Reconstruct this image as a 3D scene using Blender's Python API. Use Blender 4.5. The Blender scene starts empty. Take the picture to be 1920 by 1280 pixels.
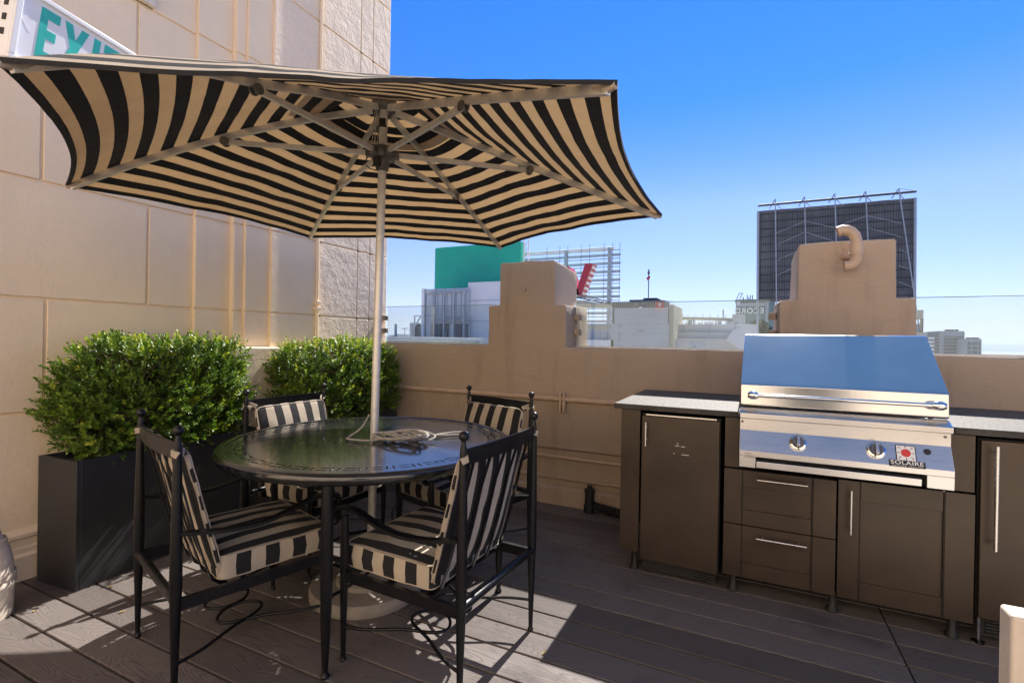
import bpy, bmesh, math, random
from mathutils import Vector, Matrix, noise
R = math.radians
PI = math.pi
rnd = random.Random(7)
scene = bpy.context.scene
COL = scene.collection

# ------------------------------------------------------------------ camera
FPX, YAW, PIT, ROL, EYE = 927.7, -0.4478, -0.002508, 0.01733, 1.30
fwd = Vector((math.sin(YAW)*math.cos(PIT), math.cos(YAW)*math.cos(PIT), math.sin(PIT)))
rgt = fwd.cross(Vector((0, 0, 1))).normalized()
upv = rgt.cross(fwd)
rgt, upv = math.cos(ROL)*rgt+math.sin(ROL)*upv, math.cos(ROL)*upv-math.sin(ROL)*rgt
CP = Vector((0, 0, EYE))
cd = bpy.data.cameras.new('camera'); cam = bpy.data.objects.new('camera', cd); COL.objects.link(cam)
cd.sensor_width = 36; cd.lens = FPX/1920*36; cd.clip_start = 0.02; cd.clip_end = 60000
M = Matrix((rgt, upv, -fwd)).transposed().to_4x4(); M.translation = CP
cam.matrix_world = M
scene.camera = cam
def ray(x, y): return fwd+(x-960)/FPX*rgt-(y-640)/FPX*upv
def atY(x, y, Y): d = ray(x, y); return CP+d*(Y/d.y)
def atD(x, y, D): return CP+ray(x, y)*D

# ------------------------------------------------------------------ world, sun
SUN_EL, SUN_AZ = 45.6, 3.6          # azimuth measured from +Y towards +X
w = bpy.data.worlds.new('World'); scene.world = w; w.use_nodes = True
nt = w.node_tree; bg = nt.nodes['Background']
sky = nt.nodes.new('ShaderNodeTexSky'); sky.sky_type = 'NISHITA'; sky.sun_disc = False
sky.sun_elevation = R(SUN_EL); sky.sun_rotation = R(SUN_AZ)
sky.air_density = 1.0; sky.dust_density = 0.0; sky.ozone_density = 3.0; sky.altitude = 50
# clear coastal air: deepen the blue overhead, keep the horizon pale
tcw = nt.nodes.new('ShaderNodeTexCoord'); sz = nt.nodes.new('ShaderNodeSeparateXYZ'); nt.links.new(tcw.outputs['Generated'], sz.inputs[0])
cr = nt.nodes.new('ShaderNodeValToRGB'); nt.links.new(sz.outputs[2], cr.inputs[0])
SKYT = [(0.0, (.46, .43, .60)), (.06, (.52, .50, .72)), (.25, (.54, .58, .92)), (.33, (.29, .50, .95)), (.42, (.095, .45, .98)), (.56, (.055, .45, 1.0)), (.70, (.50, .80, 1.0)), (1.0, (.74, .94, 1.0))]
el_ = cr.color_ramp.elements
while len(el_) < len(SKYT): el_.new(.5)
for e_, (p_, c_) in zip(el_, SKYT): e_.position = p_; e_.color = (*c_, 1)
mxs = nt.nodes.new('ShaderNodeMix'); mxs.data_type = 'RGBA'; mxs.blend_type = 'MULTIPLY'; mxs.inputs[0].default_value = 1
nt.links.new(sky.outputs[0], mxs.inputs[6]); nt.links.new(cr.outputs[0], mxs.inputs[7]); nt.links.new(mxs.outputs[2], bg.inputs[0])
bg.inputs[1].default_value = 0.10
sd = bpy.data.lights.new('sun', 'SUN'); sd.energy = 5.0; sd.angle = R(0.53); sd.color = (1.0, .95, .87)
so = bpy.data.objects.new('sun', sd); COL.objects.link(so)
sv = Vector((math.sin(R(SUN_AZ))*math.cos(R(SUN_EL)), math.cos(R(SUN_AZ))*math.cos(R(SUN_EL)), math.sin(R(SUN_EL))))
so.rotation_euler = sv.to_track_quat('Z', 'Y').to_euler(); so.location = (0, 20, 20)
vs = scene.view_settings; vs.view_transform = 'Standard'; vs.look = 'None'; vs.exposure = 1.06; vs.gamma = 1
scene.render.engine = 'CYCLES'
try:
    scene.cycles.max_bounces = 10; scene.cycles.transparent_max_bounces = 12
    scene.cycles.diffuse_bounces = 5; scene.cycles.caustics_reflective = False; scene.cycles.caustics_refractive = False
except Exception: pass

# ------------------------------------------------------------------ materials
def nodes(name):
    m = bpy.data.materials.new(name); m.use_nodes = True
    n = m.node_tree.nodes; l = m.node_tree.links
    return m, n, l, n['Principled BSDF']
def ramp(n, l, fac, stops):
    r = n.new('ShaderNodeValToRGB'); e = r.color_ramp.elements
    while len(e) < len(stops): e.new(.5)
    for i, (p, c) in enumerate(stops): e[i].position = p; e[i].color = (*c, 1) if len(c) == 3 else c
    l.new(fac, r.inputs[0]); return r
def noise_tex(n, l, vec, scale, detail=4, rough=.55, dist=0):
    t = n.new('ShaderNodeTexNoise'); t.inputs['Scale'].default_value = scale; t.inputs['Detail'].default_value = detail
    t.inputs['Roughness'].default_value = rough; t.inputs['Distortion'].default_value = dist
    if vec is not None: l.new(vec, t.inputs['Vector'])
    return t
def mapping(n, l, vec, sc=(1, 1, 1), rot=(0, 0, 0)):
    m = n.new('ShaderNodeMapping'); m.inputs['Scale'].default_value = sc; m.inputs['Rotation'].default_value = rot
    l.new(vec, m.inputs['Vector']); return m.outputs[0]
def bump(n, l, h, strength, dist, prev=None):
    b = n.new('ShaderNodeBump'); b.inputs['Strength'].default_value = strength; b.inputs['Distance'].default_value = dist
    l.new(h, b.inputs['Height'])
    if prev is not None: l.new(prev, b.inputs['Normal'])
    return b.outputs[0]
def math_n(n, l, op, a, b=None):
    m = n.new('ShaderNodeMath'); m.operation = op
    for i, v in enumerate((a, b)):
        if v is None: continue
        if isinstance(v, (int, float)): m.inputs[i].default_value = v
        else: l.new(v, m.inputs[i])
    return m.outputs[0]
def mixc(n, l, fac, a, b, mode='MIX'):
    m = n.new('ShaderNodeMix'); m.data_type = 'RGBA'; m.blend_type = mode
    for s, v in (('Factor', fac), ('A', a), ('B', b)):
        sock = [i for i in m.inputs if i.name == s and (i.type == 'RGBA' or s == 'Factor')][0]
        if isinstance(v, (int, float)): sock.default_value = v
        elif isinstance(v, tuple): sock.default_value = (*v, 1)
        else: l.new(v, sock)
    return [o for o in m.outputs if o.type == 'RGBA'][0]
def simple(name, col, rough=.5, metal=0, var=.12, vscale=8, bscale=0, bstr=.2, spec=.5, coat=0):
    m, n, l, b = nodes(name)
    tc = n.new('ShaderNodeTexCoord')
    t = noise_tex(n, l, tc.outputs['Object'], vscale, 5)
    c0 = tuple(max(0, c*(1-var)) for c in col); c1 = tuple(min(1, c*(1+var)) for c in col)
    r = ramp(n, l, t.outputs[0], [(.3, c0), (.7, c1)])
    l.new(r.outputs[0], b.inputs['Base Color'])
    rr = ramp(n, l, t.outputs[0], [(.3, (rough*.85,)*3), (.75, (min(1, rough*1.2),)*3)])
    l.new(rr.outputs[0], b.inputs['Roughness'])
    b.inputs['Metallic'].default_value = metal; b.inputs['Specular IOR Level'].default_value = spec
    b.inputs['Coat Weight'].default_value = coat
    if bscale:
        t2 = noise_tex(n, l, tc.outputs['Object'], bscale, 4)
        l.new(bump(n, l, t2.outputs[0], bstr, .01), b.inputs['Normal'])
    return m
def stucco(name, col, b1=.5, rough_amt=.5, dirt=.25, lines=0.0, crack=.0):
    """painted board-marked concrete: blotchy paint, trowel relief, a few pits"""
    m, n, l, b = nodes(name)
    tc = n.new('ShaderNodeTexCoord'); v = tc.outputs['Object']
    big = noise_tex(n, l, v, 1.3, 5, .6); mid = noise_tex(n, l, v, 9, 6, .6)
    c = ramp(n, l, big.outputs[0], [(.28, tuple(x*.93 for x in col)), (.72, tuple(min(1, x*1.04) for x in col))]).outputs[0]
    st = noise_tex(n, l, mapping(n, l, v, (3, 3, .5)), 2.2, 6, .65)
    stm = ramp(n, l, st.outputs[0], [(.52, (0, 0, 0)), (.8, (1, 1, 1))])
    c = mixc(n, l, math_n(n, l, 'MULTIPLY', stm.outputs[0], dirt), c, (.16, .11, .075))
    vo = n.new('ShaderNodeTexVoronoi'); vo.inputs['Scale'].default_value = 13; l.new(v, vo.inputs['Vector'])
    pit = ramp(n, l, vo.outputs['Distance'], [(.012, (1, 1, 1)), (.05, (0, 0, 0))])
    c = mixc(n, l, math_n(n, l, 'MULTIPLY', pit.outputs[0], .55), c, (.13, .09, .06))
    wv = noise_tex(n, l, v, 2.6, 5, .6)
    ad = n.new('ShaderNodeVectorMath'); ad.operation = 'MULTIPLY_ADD'; l.new(wv.outputs['Color'], ad.inputs[0]); ad.inputs[1].default_value = (.5, .5, .5); l.new(v, ad.inputs[2])
    cv = n.new('ShaderNodeTexVoronoi'); cv.feature = 'DISTANCE_TO_EDGE'; cv.inputs['Scale'].default_value = 1.15; l.new(ad.outputs[0], cv.inputs['Vector'])
    ck = ramp(n, l, cv.outputs['Distance'], [(.0015, (1, 1, 1)), (.006, (0, 0, 0))])
    msk = ramp(n, l, big.outputs[0], [(.48, (0, 0, 0)), (.6, (1, 1, 1))])
    ckf = math_n(n, l, 'MULTIPLY', math_n(n, l, 'MULTIPLY', ck.outputs[0], msk.outputs[0]), crack)
    c = mixc(n, l, ckf, c, (.10, .07, .05))
    l.new(c, b.inputs['Base Color']); b.inputs['Roughness'].default_value = .8; b.inputs['Specular IOR Level'].default_value = .15
    nz = bump(n, l, mid.outputs[0], .5*b1, .02)
    fine = noise_tex(n, l, v, 55, 4, .6); nz = bump(n, l, fine.outputs[0], .45*rough_amt, .006, nz)
    streak = noise_tex(n, l, mapping(n, l, v, (3, 3, 40)), 1.6, 3, .5)
    nz = bump(n, l, streak.outputs[0], .12+.5*lines, .008, nz)
    nz = bump(n, l, pit.outputs[0], -.3, .004, nz)
    l.new(nz, b.inputs['Normal']); return m
MAT = {}
MAT['wall'] = stucco('cream_stucco', (.90, .735, .535), .5, .6, .05)
MAT['wall_rough'] = stucco('rough_cast_stucco', (.90, .735, .56), 2.6, 2.2, .06)
MAT['parapet'] = stucco('tan_painted_concrete', (.485, .378, .283), .6, .8, .34, .12, .22)
MAT['pipe_paint'] = simple('tan_pipe_paint', (.58, .42, .29), .45, 0, .1, 20, 60, .1)
MAT['black_metal'] = simple('black_powder_coat', (.006, .006, .0075), .36, 0, .3, 30, 120, .05, .36)
MAT['alu'] = simple('grey_aluminium', (.68, .66, .62), .38, .45, .12, 25, 0)
MAT['alu_dark'] = simple('cast_grey_bracket', (.16, .155, .15), .45, .6, .3, 30, 80, .2)
MAT['chrome'] = simple('chrome', (.75, .75, .76), .08, 1, .03, 5)
MAT['cab'] = simple('brown_black_cabinet', (.060, .042, .029), .33, .2, .32, 2.4, 260, .05, .45)
MAT['cab_gap'] = simple('black_gap', (.008, .008, .009), .7, 0, .1)
MAT['handle'] = simple('brushed_handle', (.72, .70, .67), .28, 1, .05, 30)
MAT['planter'] = simple('charcoal_planter', (.030, .031, .035), .5, 0, .25, 4, 150, .12, .4)
MAT['soil'] = simple('soil', (.05, .035, .022), .95, 0, .4, 30, 60, .8)
MAT['concrete'] = simple('concrete_base', (.30, .27, .235), .85, 0, .22, 9, 60, .35)
MAT['white_paint'] = simple('white_paint', (.80, .79, .76), .45, 0, .04, 10, 80, .08)
MAT['cream_paint'] = simple('cream_paint', (.72, .63, .53), .55, 0, .07, 9, 40, .2)
MAT['sign_white'] = simple('sign_face_white', (.80, .81, .84), .3, 0, .03, 5)
MAT['sign_green'] = simple('sign_green', (.025, .48, .41), .35, 0, .12, 14)
MAT['plastic_black'] = simple('black_rubber', (.015, .015, .016), .55, 0, .2, 20, 90, .3)
MAT['rope'] = simple('grey_rope', (.40, .37, .32), .85, 0, .2, 60, 300, .5)
MAT['dark_glass'] = simple('dark_window_glass', (.02, .022, .026), .08, 0, .1)
MAT['red'] = simple('sign_red', (.50, .02, .035), .4, 0, .1)
MAT['white_flat'] = simple('print_white', (.82, .82, .82), .4, 0, .02)
MAT['black_flat'] = simple('print_black', (.01, .01, .012), .4, 0, .05)

MAT['table_black'] = simple('satin_black_tabletop', (.016, .017, .018), .16, 0, .12, 6, 0, 0, .9, .25)
MAT['knob'] = simple('grey_knob_face', (.16, .16, .17), .3, .4, .1)
MAT['red_sun'] = simple('badge_red', (.62, .05, .04), .35, 0, .15, 60)
def m_deck():
    m, n, l, b = nodes('composite_deck_boards')
    tc = n.new('ShaderNodeTexCoord'); at = n.new('ShaderNodeAttribute'); at.attribute_name = 'rnd'; at.attribute_type = 'GEOMETRY'
    sep = n.new('ShaderNodeVectorMath'); sep.operation = 'MULTIPLY_ADD'
    l.new(at.outputs['Color'], sep.inputs[0]); sep.inputs[1].default_value = (37, 0, 11); l.new(tc.outputs['Object'], sep.inputs[2])
    v = sep.outputs[0]
    warp = noise_tex(n, l, mapping(n, l, v, (.9, 7, 1)), 1.2, 2, .4)
    # cathedral grain: bands of a stretched noise field
    f = math_n(n, l, 'MULTIPLY', warp.outputs[0], 44.0)
    fr = math_n(n, l, 'FRACT', f)
    tri = math_n(n, l, 'ABSOLUTE', math_n(n, l, 'SUBTRACT', fr, .5))
    g = ramp(n, l, tri, [(.05, (0, 0, 0)), (.2, (1, 1, 1))])
    fib = noise_tex(n, l, mapping(n, l, v, (6, 150, 1)), 1.0, 3, .6)
    base = ramp(n, l, at.outputs['Fac'], [(0, (.105, .089, .083)), (.5, (.175, .151, .142)), (1, (.24, .215, .204))]).outputs[0]
    c = mixc(n, l, math_n(n, l, 'MULTIPLY', math_n(n, l, 'SUBTRACT', 1.0, g.outputs[0]), .42), base, (.085, .068, .064))
    c = mixc(n, l, math_n(n, l, 'MULTIPLY', fib.outputs[0], .28), c, (.08, .066, .064))
    stn = noise_tex(n, l, tc.outputs['Object'], 2.1, 5, .62)
    sm = ramp(n, l, stn.outputs[0], [(.55, (0, 0, 0)), (.72, (1, 1, 1))])
    c = mixc(n, l, math_n(n, l, 'MULTIPLY', sm.outputs[0], .7), c, (.048, .040, .039))
    st2 = noise_tex(n, l, tc.outputs['Object'], 11, 4, .6)
    s2 = ramp(n, l, st2.outputs[0], [(.62, (0, 0, 0)), (.75, (1, 1, 1))])
    c = mixc(n, l, math_n(n, l, 'MULTIPLY', s2.outputs[0], .35), c, (.07, .05, .04))
    l.new(c, b.inputs['Base Color'])
    rr = ramp(n, l, stn.outputs[0], [(.3, (.62,)*3), (.7, (.45,)*3)]); l.new(rr.outputs[0], b.inputs['Roughness'])
    b.inputs['Specular IOR Level'].default_value = .18
    nz = bump(n, l, g.outputs[0], .4, .002); nz = bump(n, l, fib.outputs[0], .35, .002, nz)
    l.new(nz, b.inputs['Normal']); return m
MAT['deck'] = m_deck()

def m_stripe(name, period, dark, light, transl=0, offset=0.0):
    """woven fabric, stripes across UV.x (metres)"""
    m, n, l, b = nodes(name)
    uv = n.new('ShaderNodeUVMap'); sx = n.new('ShaderNodeSeparateXYZ'); l.new(uv.outputs[0], sx.inputs[0])
    tc = n.new('ShaderNodeTexCoord')
    wob = noise_tex(n, l, tc.outputs['Object'], 30, 2)
    x = math_n(n, l, 'ADD', sx.outputs[0], math_n(n, l, 'MULTIPLY', math_n(n, l, 'SUBTRACT', wob.outputs[0], .5), .002))
    x = math_n(n, l, 'ADD', x, offset)
    fr = math_n(n, l, 'FRACT', math_n(n, l, 'DIVIDE', x, period))
    s = math_n(n, l, 'GREATER_THAN', fr, .5)
    wv = noise_tex(n, l, tc.outputs['Object'], 260, 2)
    bl = noise_tex(n, l, tc.outputs['Object'], 7, 4)
    lc = ramp(n, l, bl.outputs[0], [(.3, tuple(c*.82 for c in light)), (.7, tuple(c*1.08 for c in light))]).outputs[0]
    lc = mixc(n, l, math_n(n, l, 'MULTIPLY', wv.outputs[0], .35), lc, tuple(c*.62 for c in light))
    dc = mixc(n, l, math_n(n, l, 'MULTIPLY', wv.outputs[0], .5), dark, tuple(c*1.8 for c in dark))
    c = mixc(n, l, s, dc, lc)
    l.new(c, b.inputs['Base Color']); b.inputs['Roughness'].default_value = .85; b.inputs['Specular IOR Level'].default_value = .2
    b.inputs['Sheen Weight'].default_value = .05
    nz = bump(n, l, wv.outputs[0], .25, .002)
    wr = noise_tex(n, l, tc.outputs['Object'], 12, 3); nz = bump(n, l, wr.outputs[0], .3, .012, nz)
    l.new(nz, b.inputs['Normal'])
    if transl:
        tr = n.new('ShaderNodeBsdfTranslucent'); tcol = mixc(n, l, s, (.004, .004, .004), tuple(min(1, a*k) for a, k in zip(light, (.95, .70, .42))))
        l.new(tcol, tr.inputs[0]); mx = n.new('ShaderNodeMixShader'); mx.inputs[0].default_value = transl
        out = n['Material Output']; l.new(b.outputs[0], mx.inputs[1]); l.new(tr.outputs[0], mx.inputs[2]); l.new(mx.outputs[0], out.inputs[0])
    return m
MAT['canopy'] = m_stripe('striped_canopy_fabric', .1085, (.013, .013, .016), (.54, .45, .345), .22)
MAT['cushion'] = m_stripe('striped_cushion_fabric', .108, (.016, .016, .018), (.50, .43, .34), 0, .027)
MAT['piping'] = simple('beige_piping', (.42, .355, .28), .85, 0, .15, 40, 200, .3)
MAT['hem'] = simple('black_hem_fabric', (.012, .012, .014), .9, 0, .3, 90, 240, .3)

def m_steel(name='brushed_stainless', r0=.26, r1=.31):
    m, n, l, b = nodes(name)
    tc = n.new('ShaderNodeTexCoord')
    t = noise_tex(n, l, mapping(n, l, tc.outputs['Object'], (.6, 260, 260)), 3, 2)
    sm = noise_tex(n, l, tc.outputs['Object'], 4, 4)
    l.new(ramp(n, l, sm.outputs[0], [(.3, (.60, .595, .59)), (.7, (.68, .675, .67))]).outputs[0], b.inputs['Base Color'])
    b.inputs['Metallic'].default_value = 1
    l.new(ramp(n, l, t.outputs[0], [(.3, (r0,)*3), (.7, (r1,)*3)]).outputs[0], b.inputs['Roughness'])
    b.inputs['Anisotropic'].default_value = .3
    nz = bump(n, l, sm.outputs[0], .015, .03); nz = bump(n, l, t.outputs[0], .006, .0004, nz)
    l.new(nz, b.inputs['Normal']); return m
MAT['steel'] = m_steel(); MAT['hood_steel'] = m_steel('hood_stainless', .15, .17)
def m_granite():
    m, n, l, b = nodes('dark_granite')
    tc = n.new('ShaderNodeTexCoord')
    t = noise_tex(n, l, tc.outputs['Object'], 62, 6, .85); t2 = noise_tex(n, l, tc.outputs['Object'], 14, 5, .7)
    c = ramp(n, l, t.outputs[0], [(.40, (.018, .016, .014)), (.5, (.088, .076, .063)), (.6, (.25, .225, .195))]).outputs[0]
    c = mixc(n, l, math_n(n, l, 'MULTIPLY', t2.outputs[0], .5), c, (.085, .076, .068))
    l.new(c, b.inputs['Base Color']); b.inputs['Roughness'].default_value = .62; b.inputs['Specular IOR Level'].default_value = .3
    l.new(bump(n, l, t.outputs[0], .12, .003), b.inputs['Normal']); return m
MAT['granite'] = m_granite(); MAT['granite_edge'] = simple('sawn_granite_edge', (.040, .036, .032), .6, 0, .7, 9, 140, .3)
def m_leaf():
    m, n, l, b = nodes('boxwood_leaf')
    at = n.new('ShaderNodeAttribute'); at.attribute_name = 'rnd'; at.attribute_type = 'GEOMETRY'
    c = ramp(n, l, at.outputs['Fac'], [(0, (.034, .070, .012)), (.4, (.088, .165, .022)), (.7, (.20, .285, .034)), (1, (.42, .46, .055))]).outputs[0]
    l.new(c, b.inputs['Base Color']); b.inputs['Roughness'].default_value = .42; b.inputs['Specular IOR Level'].default_value = .32
    tr = n.new('ShaderNodeBsdfTranslucent'); l.new(mixc(n, l, 1.0, c, (1.5, 1.7, .5), 'MULTIPLY'), tr.inputs[0])
    mx = n.new('ShaderNodeMixShader'); mx.inputs[0].default_value = .22
    l.new(b.outputs[0], mx.inputs[1]); l.new(tr.outputs[0], mx.inputs[2]); l.new(mx.outputs[0], n['Material Output'].inputs[0]); return m
MAT['leaf'] = m_leaf()
MAT['bark'] = simple('bark', (.09, .065, .04), .9, 0, .3, 40, 90, .5)
def m_glass():
    m, n, l, b = nodes('railing_glass')
    g = n.new('ShaderNodeBsdfGlossy'); g.inputs['Roughness'].default_value = .02; g.inputs[0].default_value = (.9, 1, .98, 1)
    t = n.new('ShaderNodeBsdfTransparent'); t.inputs[0].default_value = (.90, .94, .94, 1)
    d = n.new('ShaderNodeBsdfDiffuse'); d.inputs[0].default_value = (.75, .80, .82, 1)
    tc = n.new('ShaderNodeTexCoord'); du = noise_tex(n, l, tc.outputs['Object'], 3, 6, .65)
    dm = ramp(n, l, du.outputs[0], [(.3, (.008,)*3), (.75, (.05,)*3)])
    fr = n.new('ShaderNodeFresnel'); fr.inputs[0].default_value = 1.45
    m1 = n.new('ShaderNodeMixShader'); l.new(dm.outputs[0], m1.inputs[0]); l.new(t.outputs[0], m1.inputs[1]); l.new(d.outputs[0], m1.inputs[2])
    m2 = n.new('ShaderNodeMixShader'); l.new(fr.outputs[0], m2.inputs[0]); l.new(m1.outputs[0], m2.inputs[1]); l.new(g.outputs[0], m2.inputs[2])
    l.new(m2.outputs[0], n['Material Output'].inputs[0]); return m
MAT['glass'] = m_glass()
MAT['glass_edge'] = simple('glass_edge', (.12, .24, .23), .2, 0, .05)

# ------------------------------------------------------------------ mesh helpers
def tag(o, label=None, cat=None, group=None, kind=None):
    if label: o['label'] = label
    if cat: o['category'] = cat
    if group: o['group'] = group
    if kind: o['kind'] = kind
    return o
def empty(name, loc=(0, 0, 0), rz=0, label=None, cat=None, group=None):
    o = bpy.data.objects.new(name, None); COL.objects.link(o); o.location = loc; o.rotation_euler = (0, 0, rz)
    o.empty_display_size = .1
    return tag(o, label, cat, group)
def link(name, bm, mat, parent=None, smooth=35, bevel=0, seg=2):
    if bevel:
        bm.normal_update()
        es = [e for e in bm.edges if len(e.link_faces) == 2 and e.calc_face_angle(0) > R(30)]
        on = {tuple(round(c, 2) for c in f.normal) for f in bm.faces}
        bmesh.ops.bevel(bm, geom=es, offset=bevel, segments=seg, affect='EDGES', profile=.5, clamp_overlap=True)
        bm.normal_update()
        for f in bm.faces: f.smooth = tuple(round(c, 2) for c in f.normal) not in on           # rounded edges shade smooth, the flats stay flat
    me = bpy.data.meshes.new(name); bm.to_mesh(me); bm.free()
    if isinstance(mat, (list, tuple)):
        for x in mat: me.materials.append(x)
    else: me.materials.append(mat)
    if smooth and bevel: pass
    elif smooth:
        me.polygons.foreach_set('use_smooth', [True]*len(me.polygons))
        if smooth < 180: me.set_sharp_from_angle(angle=R(smooth))
    o = bpy.data.objects.new(name, me); COL.objects.link(o)
    if parent is not None: o.parent = parent
    return o
def BM(): return bmesh.new()
def box(bm, x0, x1, y0, y1, z0, z1, mi=0):
    v = [bm.verts.new(p) for p in ((x0, y0, z0), (x1, y0, z0), (x1, y1, z0), (x0, y1, z0), (x0, y0, z1), (x1, y0, z1), (x1, y1, z1), (x0, y1, z1))]
    fs = []
    for f in ((0, 3, 2, 1), (4, 5, 6, 7), (0, 1, 5, 4), (1, 2, 6, 5), (2, 3, 7, 6), (3, 0, 4, 7)):
        F = bm.faces.new([v[i] for i in f]); F.material_index = mi; fs.append(F)
    return v
def hexa(bm, pts):
    """eight corners: bottom loop then top loop"""
    v = [bm.verts.new(p) for p in pts]
    for f in ((0, 3, 2, 1), (4, 5, 6, 7), (0, 1, 5, 4), (1, 2, 6, 5), (2, 3, 7, 6), (3, 0, 4, 7)): bm.faces.new([v[i] for i in f])
    return v
def prism(bm, poly, a, b, axis='x'):
    """extrude a 2-D outline: axis x -> poly is (y,z); y -> (x,z); z -> (x,y)"""
    def P(p, t): return {'x': (t, p[0], p[1]), 'y': (p[0], t, p[1]), 'z': (p[0], p[1], t)}[axis]
    A = [bm.verts.new(P(p, a)) for p in poly]; B = [bm.verts.new(P(p, b)) for p in poly]
    n = len(poly); fs = [bm.faces.new(A), bm.faces.new(B[::-1])]
    for i in range(n): fs.append(bm.faces.new((A[i], B[i], B[(i+1) % n], A[(i+1) % n])))
    bmesh.ops.recalc_face_normals(bm, faces=fs); return A+B
def tube(bm, pts, rad, seg=10, closed=False, cap=True, flat=None):
    """round (or flat: (w,h) ) bar along a polyline; rad may be a list"""
    pts = [Vector(p) for p in pts]; n = len(pts)
    rs = rad if isinstance(rad, (list, tuple)) else [rad]*n
    rings = []; ref = None
    for i, p in enumerate(pts):
        if closed: t = (pts[(i+1) % n]-pts[i-1])
        else: t = pts[min(i+1, n-1)]-pts[max(i-1, 0)]
        t.normalize()
        if ref is None:
            ref = Vector((0, 0, 1)) if abs(t.z) < .9 else Vector((1, 0, 0))
        a = t.cross(ref)
        if a.length < 1e-4: a = t.cross(Vector((0, 1, 0)))
        a.normalize(); b = a.cross(t).normalized(); ref = b
        ring = []
        for k in range(seg):
            q = 2*PI*k/seg
            if flat: ring.append(bm.verts.new(p+a*(flat[0]*(1 if math.cos(q+PI/seg) > 0 else -1))+b*(flat[1]*(1 if math.sin(q+PI/seg) > 0 else -1))))
            else: ring.append(bm.verts.new(p+(a*math.cos(q)+b*math.sin(q))*rs[i]))
        rings.append(ring)
    m = n if closed else n-1
    for i in range(m):
        A, B = rings[i], rings[(i+1) % n]
        for k in range(seg): bm.faces.new((A[k], A[(k+1) % seg], B[(k+1) % seg], B[k]))
    if cap and not closed: bm.faces.new(rings[0][::-1]); bm.faces.new(rings[-1])
def bar(bm, p, q, w, h=None): tube(bm, [p, q], 1, 4, flat=(w/2, (h or w)/2))
def lathe(bm, prof, cx=0, cy=0, seg=24, z0=0):
    rings = []
    for r, z in prof:
        if r < 1e-5: rings.append([bm.verts.new((cx, cy, z+z0))])
        else: rings.append([bm.verts.new((cx+r*math.cos(2*PI*k/seg), cy+r*math.sin(2*PI*k/seg), z+z0)) for k in range(seg)])
    for A, B in zip(rings, rings[1:]):
        for k in range(seg):
            k2 = (k+1) % seg
            if len(A) == 1 and len(B) == 1: continue
            if len(A) == 1: bm.faces.new((A[0], B[k2], B[k]))
            elif len(B) == 1: bm.faces.new((A[k], A[k2], B[0]))
            else: bm.faces.new((A[k], A[k2], B[k2], B[k]))
def ball(bm, c, r, seg=14):
    prof = [(r*math.sin(PI*i/8), -r*math.cos(PI*i/8)) for i in range(9)]
    prof[0] = (0, -r); prof[-1] = (0, r); lathe(bm, prof, c[0], c[1], seg, c[2])
def disc(bm, c, r, nrm, t, seg=20):
    """short cylinder of thickness t along nrm"""
    nrm = Vector(nrm).normalized(); tube(bm, [Vector(c), Vector(c)+nrm*t], r, seg)
def wobble(bm, amt, sc=3.0, seed=0):
    for v in bm.verts:
        p = v.co*sc+Vector((seed*7.3, seed*1.7, 0))
        v.co += Vector((noise.noise(p), noise.noise(p+Vector((31, 0, 0))), noise.noise(p+Vector((0, 57, 0)))))*amt
def subdiv(bm, size):
    for _ in range(6):
        es = [e for e in bm.edges if e.calc_length() > size]
        if not es: break
        bmesh.ops.subdivide_edges(bm, edges=es, cuts=1, use_grid_fill=True)
    bmesh.ops.triangulate(bm, faces=[f for f in bm.faces if len(f.verts) > 4])
def text_mesh(name, s, size, mat, parent, mw, depth=.002, spacing=1.0, sx=1.0, mirror=False, bold=0):
    cu = bpy.data.curves.new(name, 'FONT'); cu.body = s; cu.size = size; cu.extrude = depth; cu.align_x = 'CENTER'; cu.align_y = 'CENTER'
    cu.space_character = spacing; cu.offset = bold
    o = bpy.data.objects.new(name, cu); COL.objects.link(o)
    dg = bpy.context.evaluated_depsgraph_get(); me = bpy.data.meshes.new_from_object(o.evaluated_get(dg))
    COL.objects.unlink(o); bpy.data.objects.remove(o)
    me.transform(mw @ Matrix.Diagonal((-sx if mirror else sx, 1, 1, 1)))
    me.materials.clear(); me.materials.append(mat); me.name = name
    ob = bpy.data.objects.new(name, me); COL.objects.link(ob); ob.parent = parent
    return ob
def frame_of(origin, xa, ya):
    xa = Vector(xa).normalized(); ya = Vector(ya).normalized(); za = xa.cross(ya)
    m = Matrix((xa, ya, za)).transposed().to_4x4(); m.translation = Vector(origin); return m

# ------------------------------------------------------------------ deck
PITCH = .1632; Y0 = 1.2247
bm = BM(); lay = bm.loops.layers.float_color.new('rnd')
def board(x0, x1, y0, y1):
    v = box(bm, x0, x1, y0, y1, -.03, 0)
    c = rnd.random()
    for f in set(f for q in v for f in q.link_faces):
        for lp in f.loops: lp[lay] = (c, rnd.random() if 0 else c*.7, c*.3, 1)
SEAM = .602
for k in range(-22, 18):
    ya = Y0+PITCH*k+.0055; yb = ya+PITCH-.011
    if ya > 3.78: break
    if yb > 3.80: yb = 3.80
    for a, b_ in ((-3.6, SEAM-.003), (SEAM+.003, 5.0)):
        board(a, b_, ya, yb)
deck = tag(link('deck', bm, MAT['deck'], None, 40, .0025, 2), kind='structure')
bm = BM(); box(bm, -3.6, 5, -2.2, 3.75, -.3, -.05); tag(link('deck_subfloor', bm, MAT['cab_gap'], None, 0), kind='structure')

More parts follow.
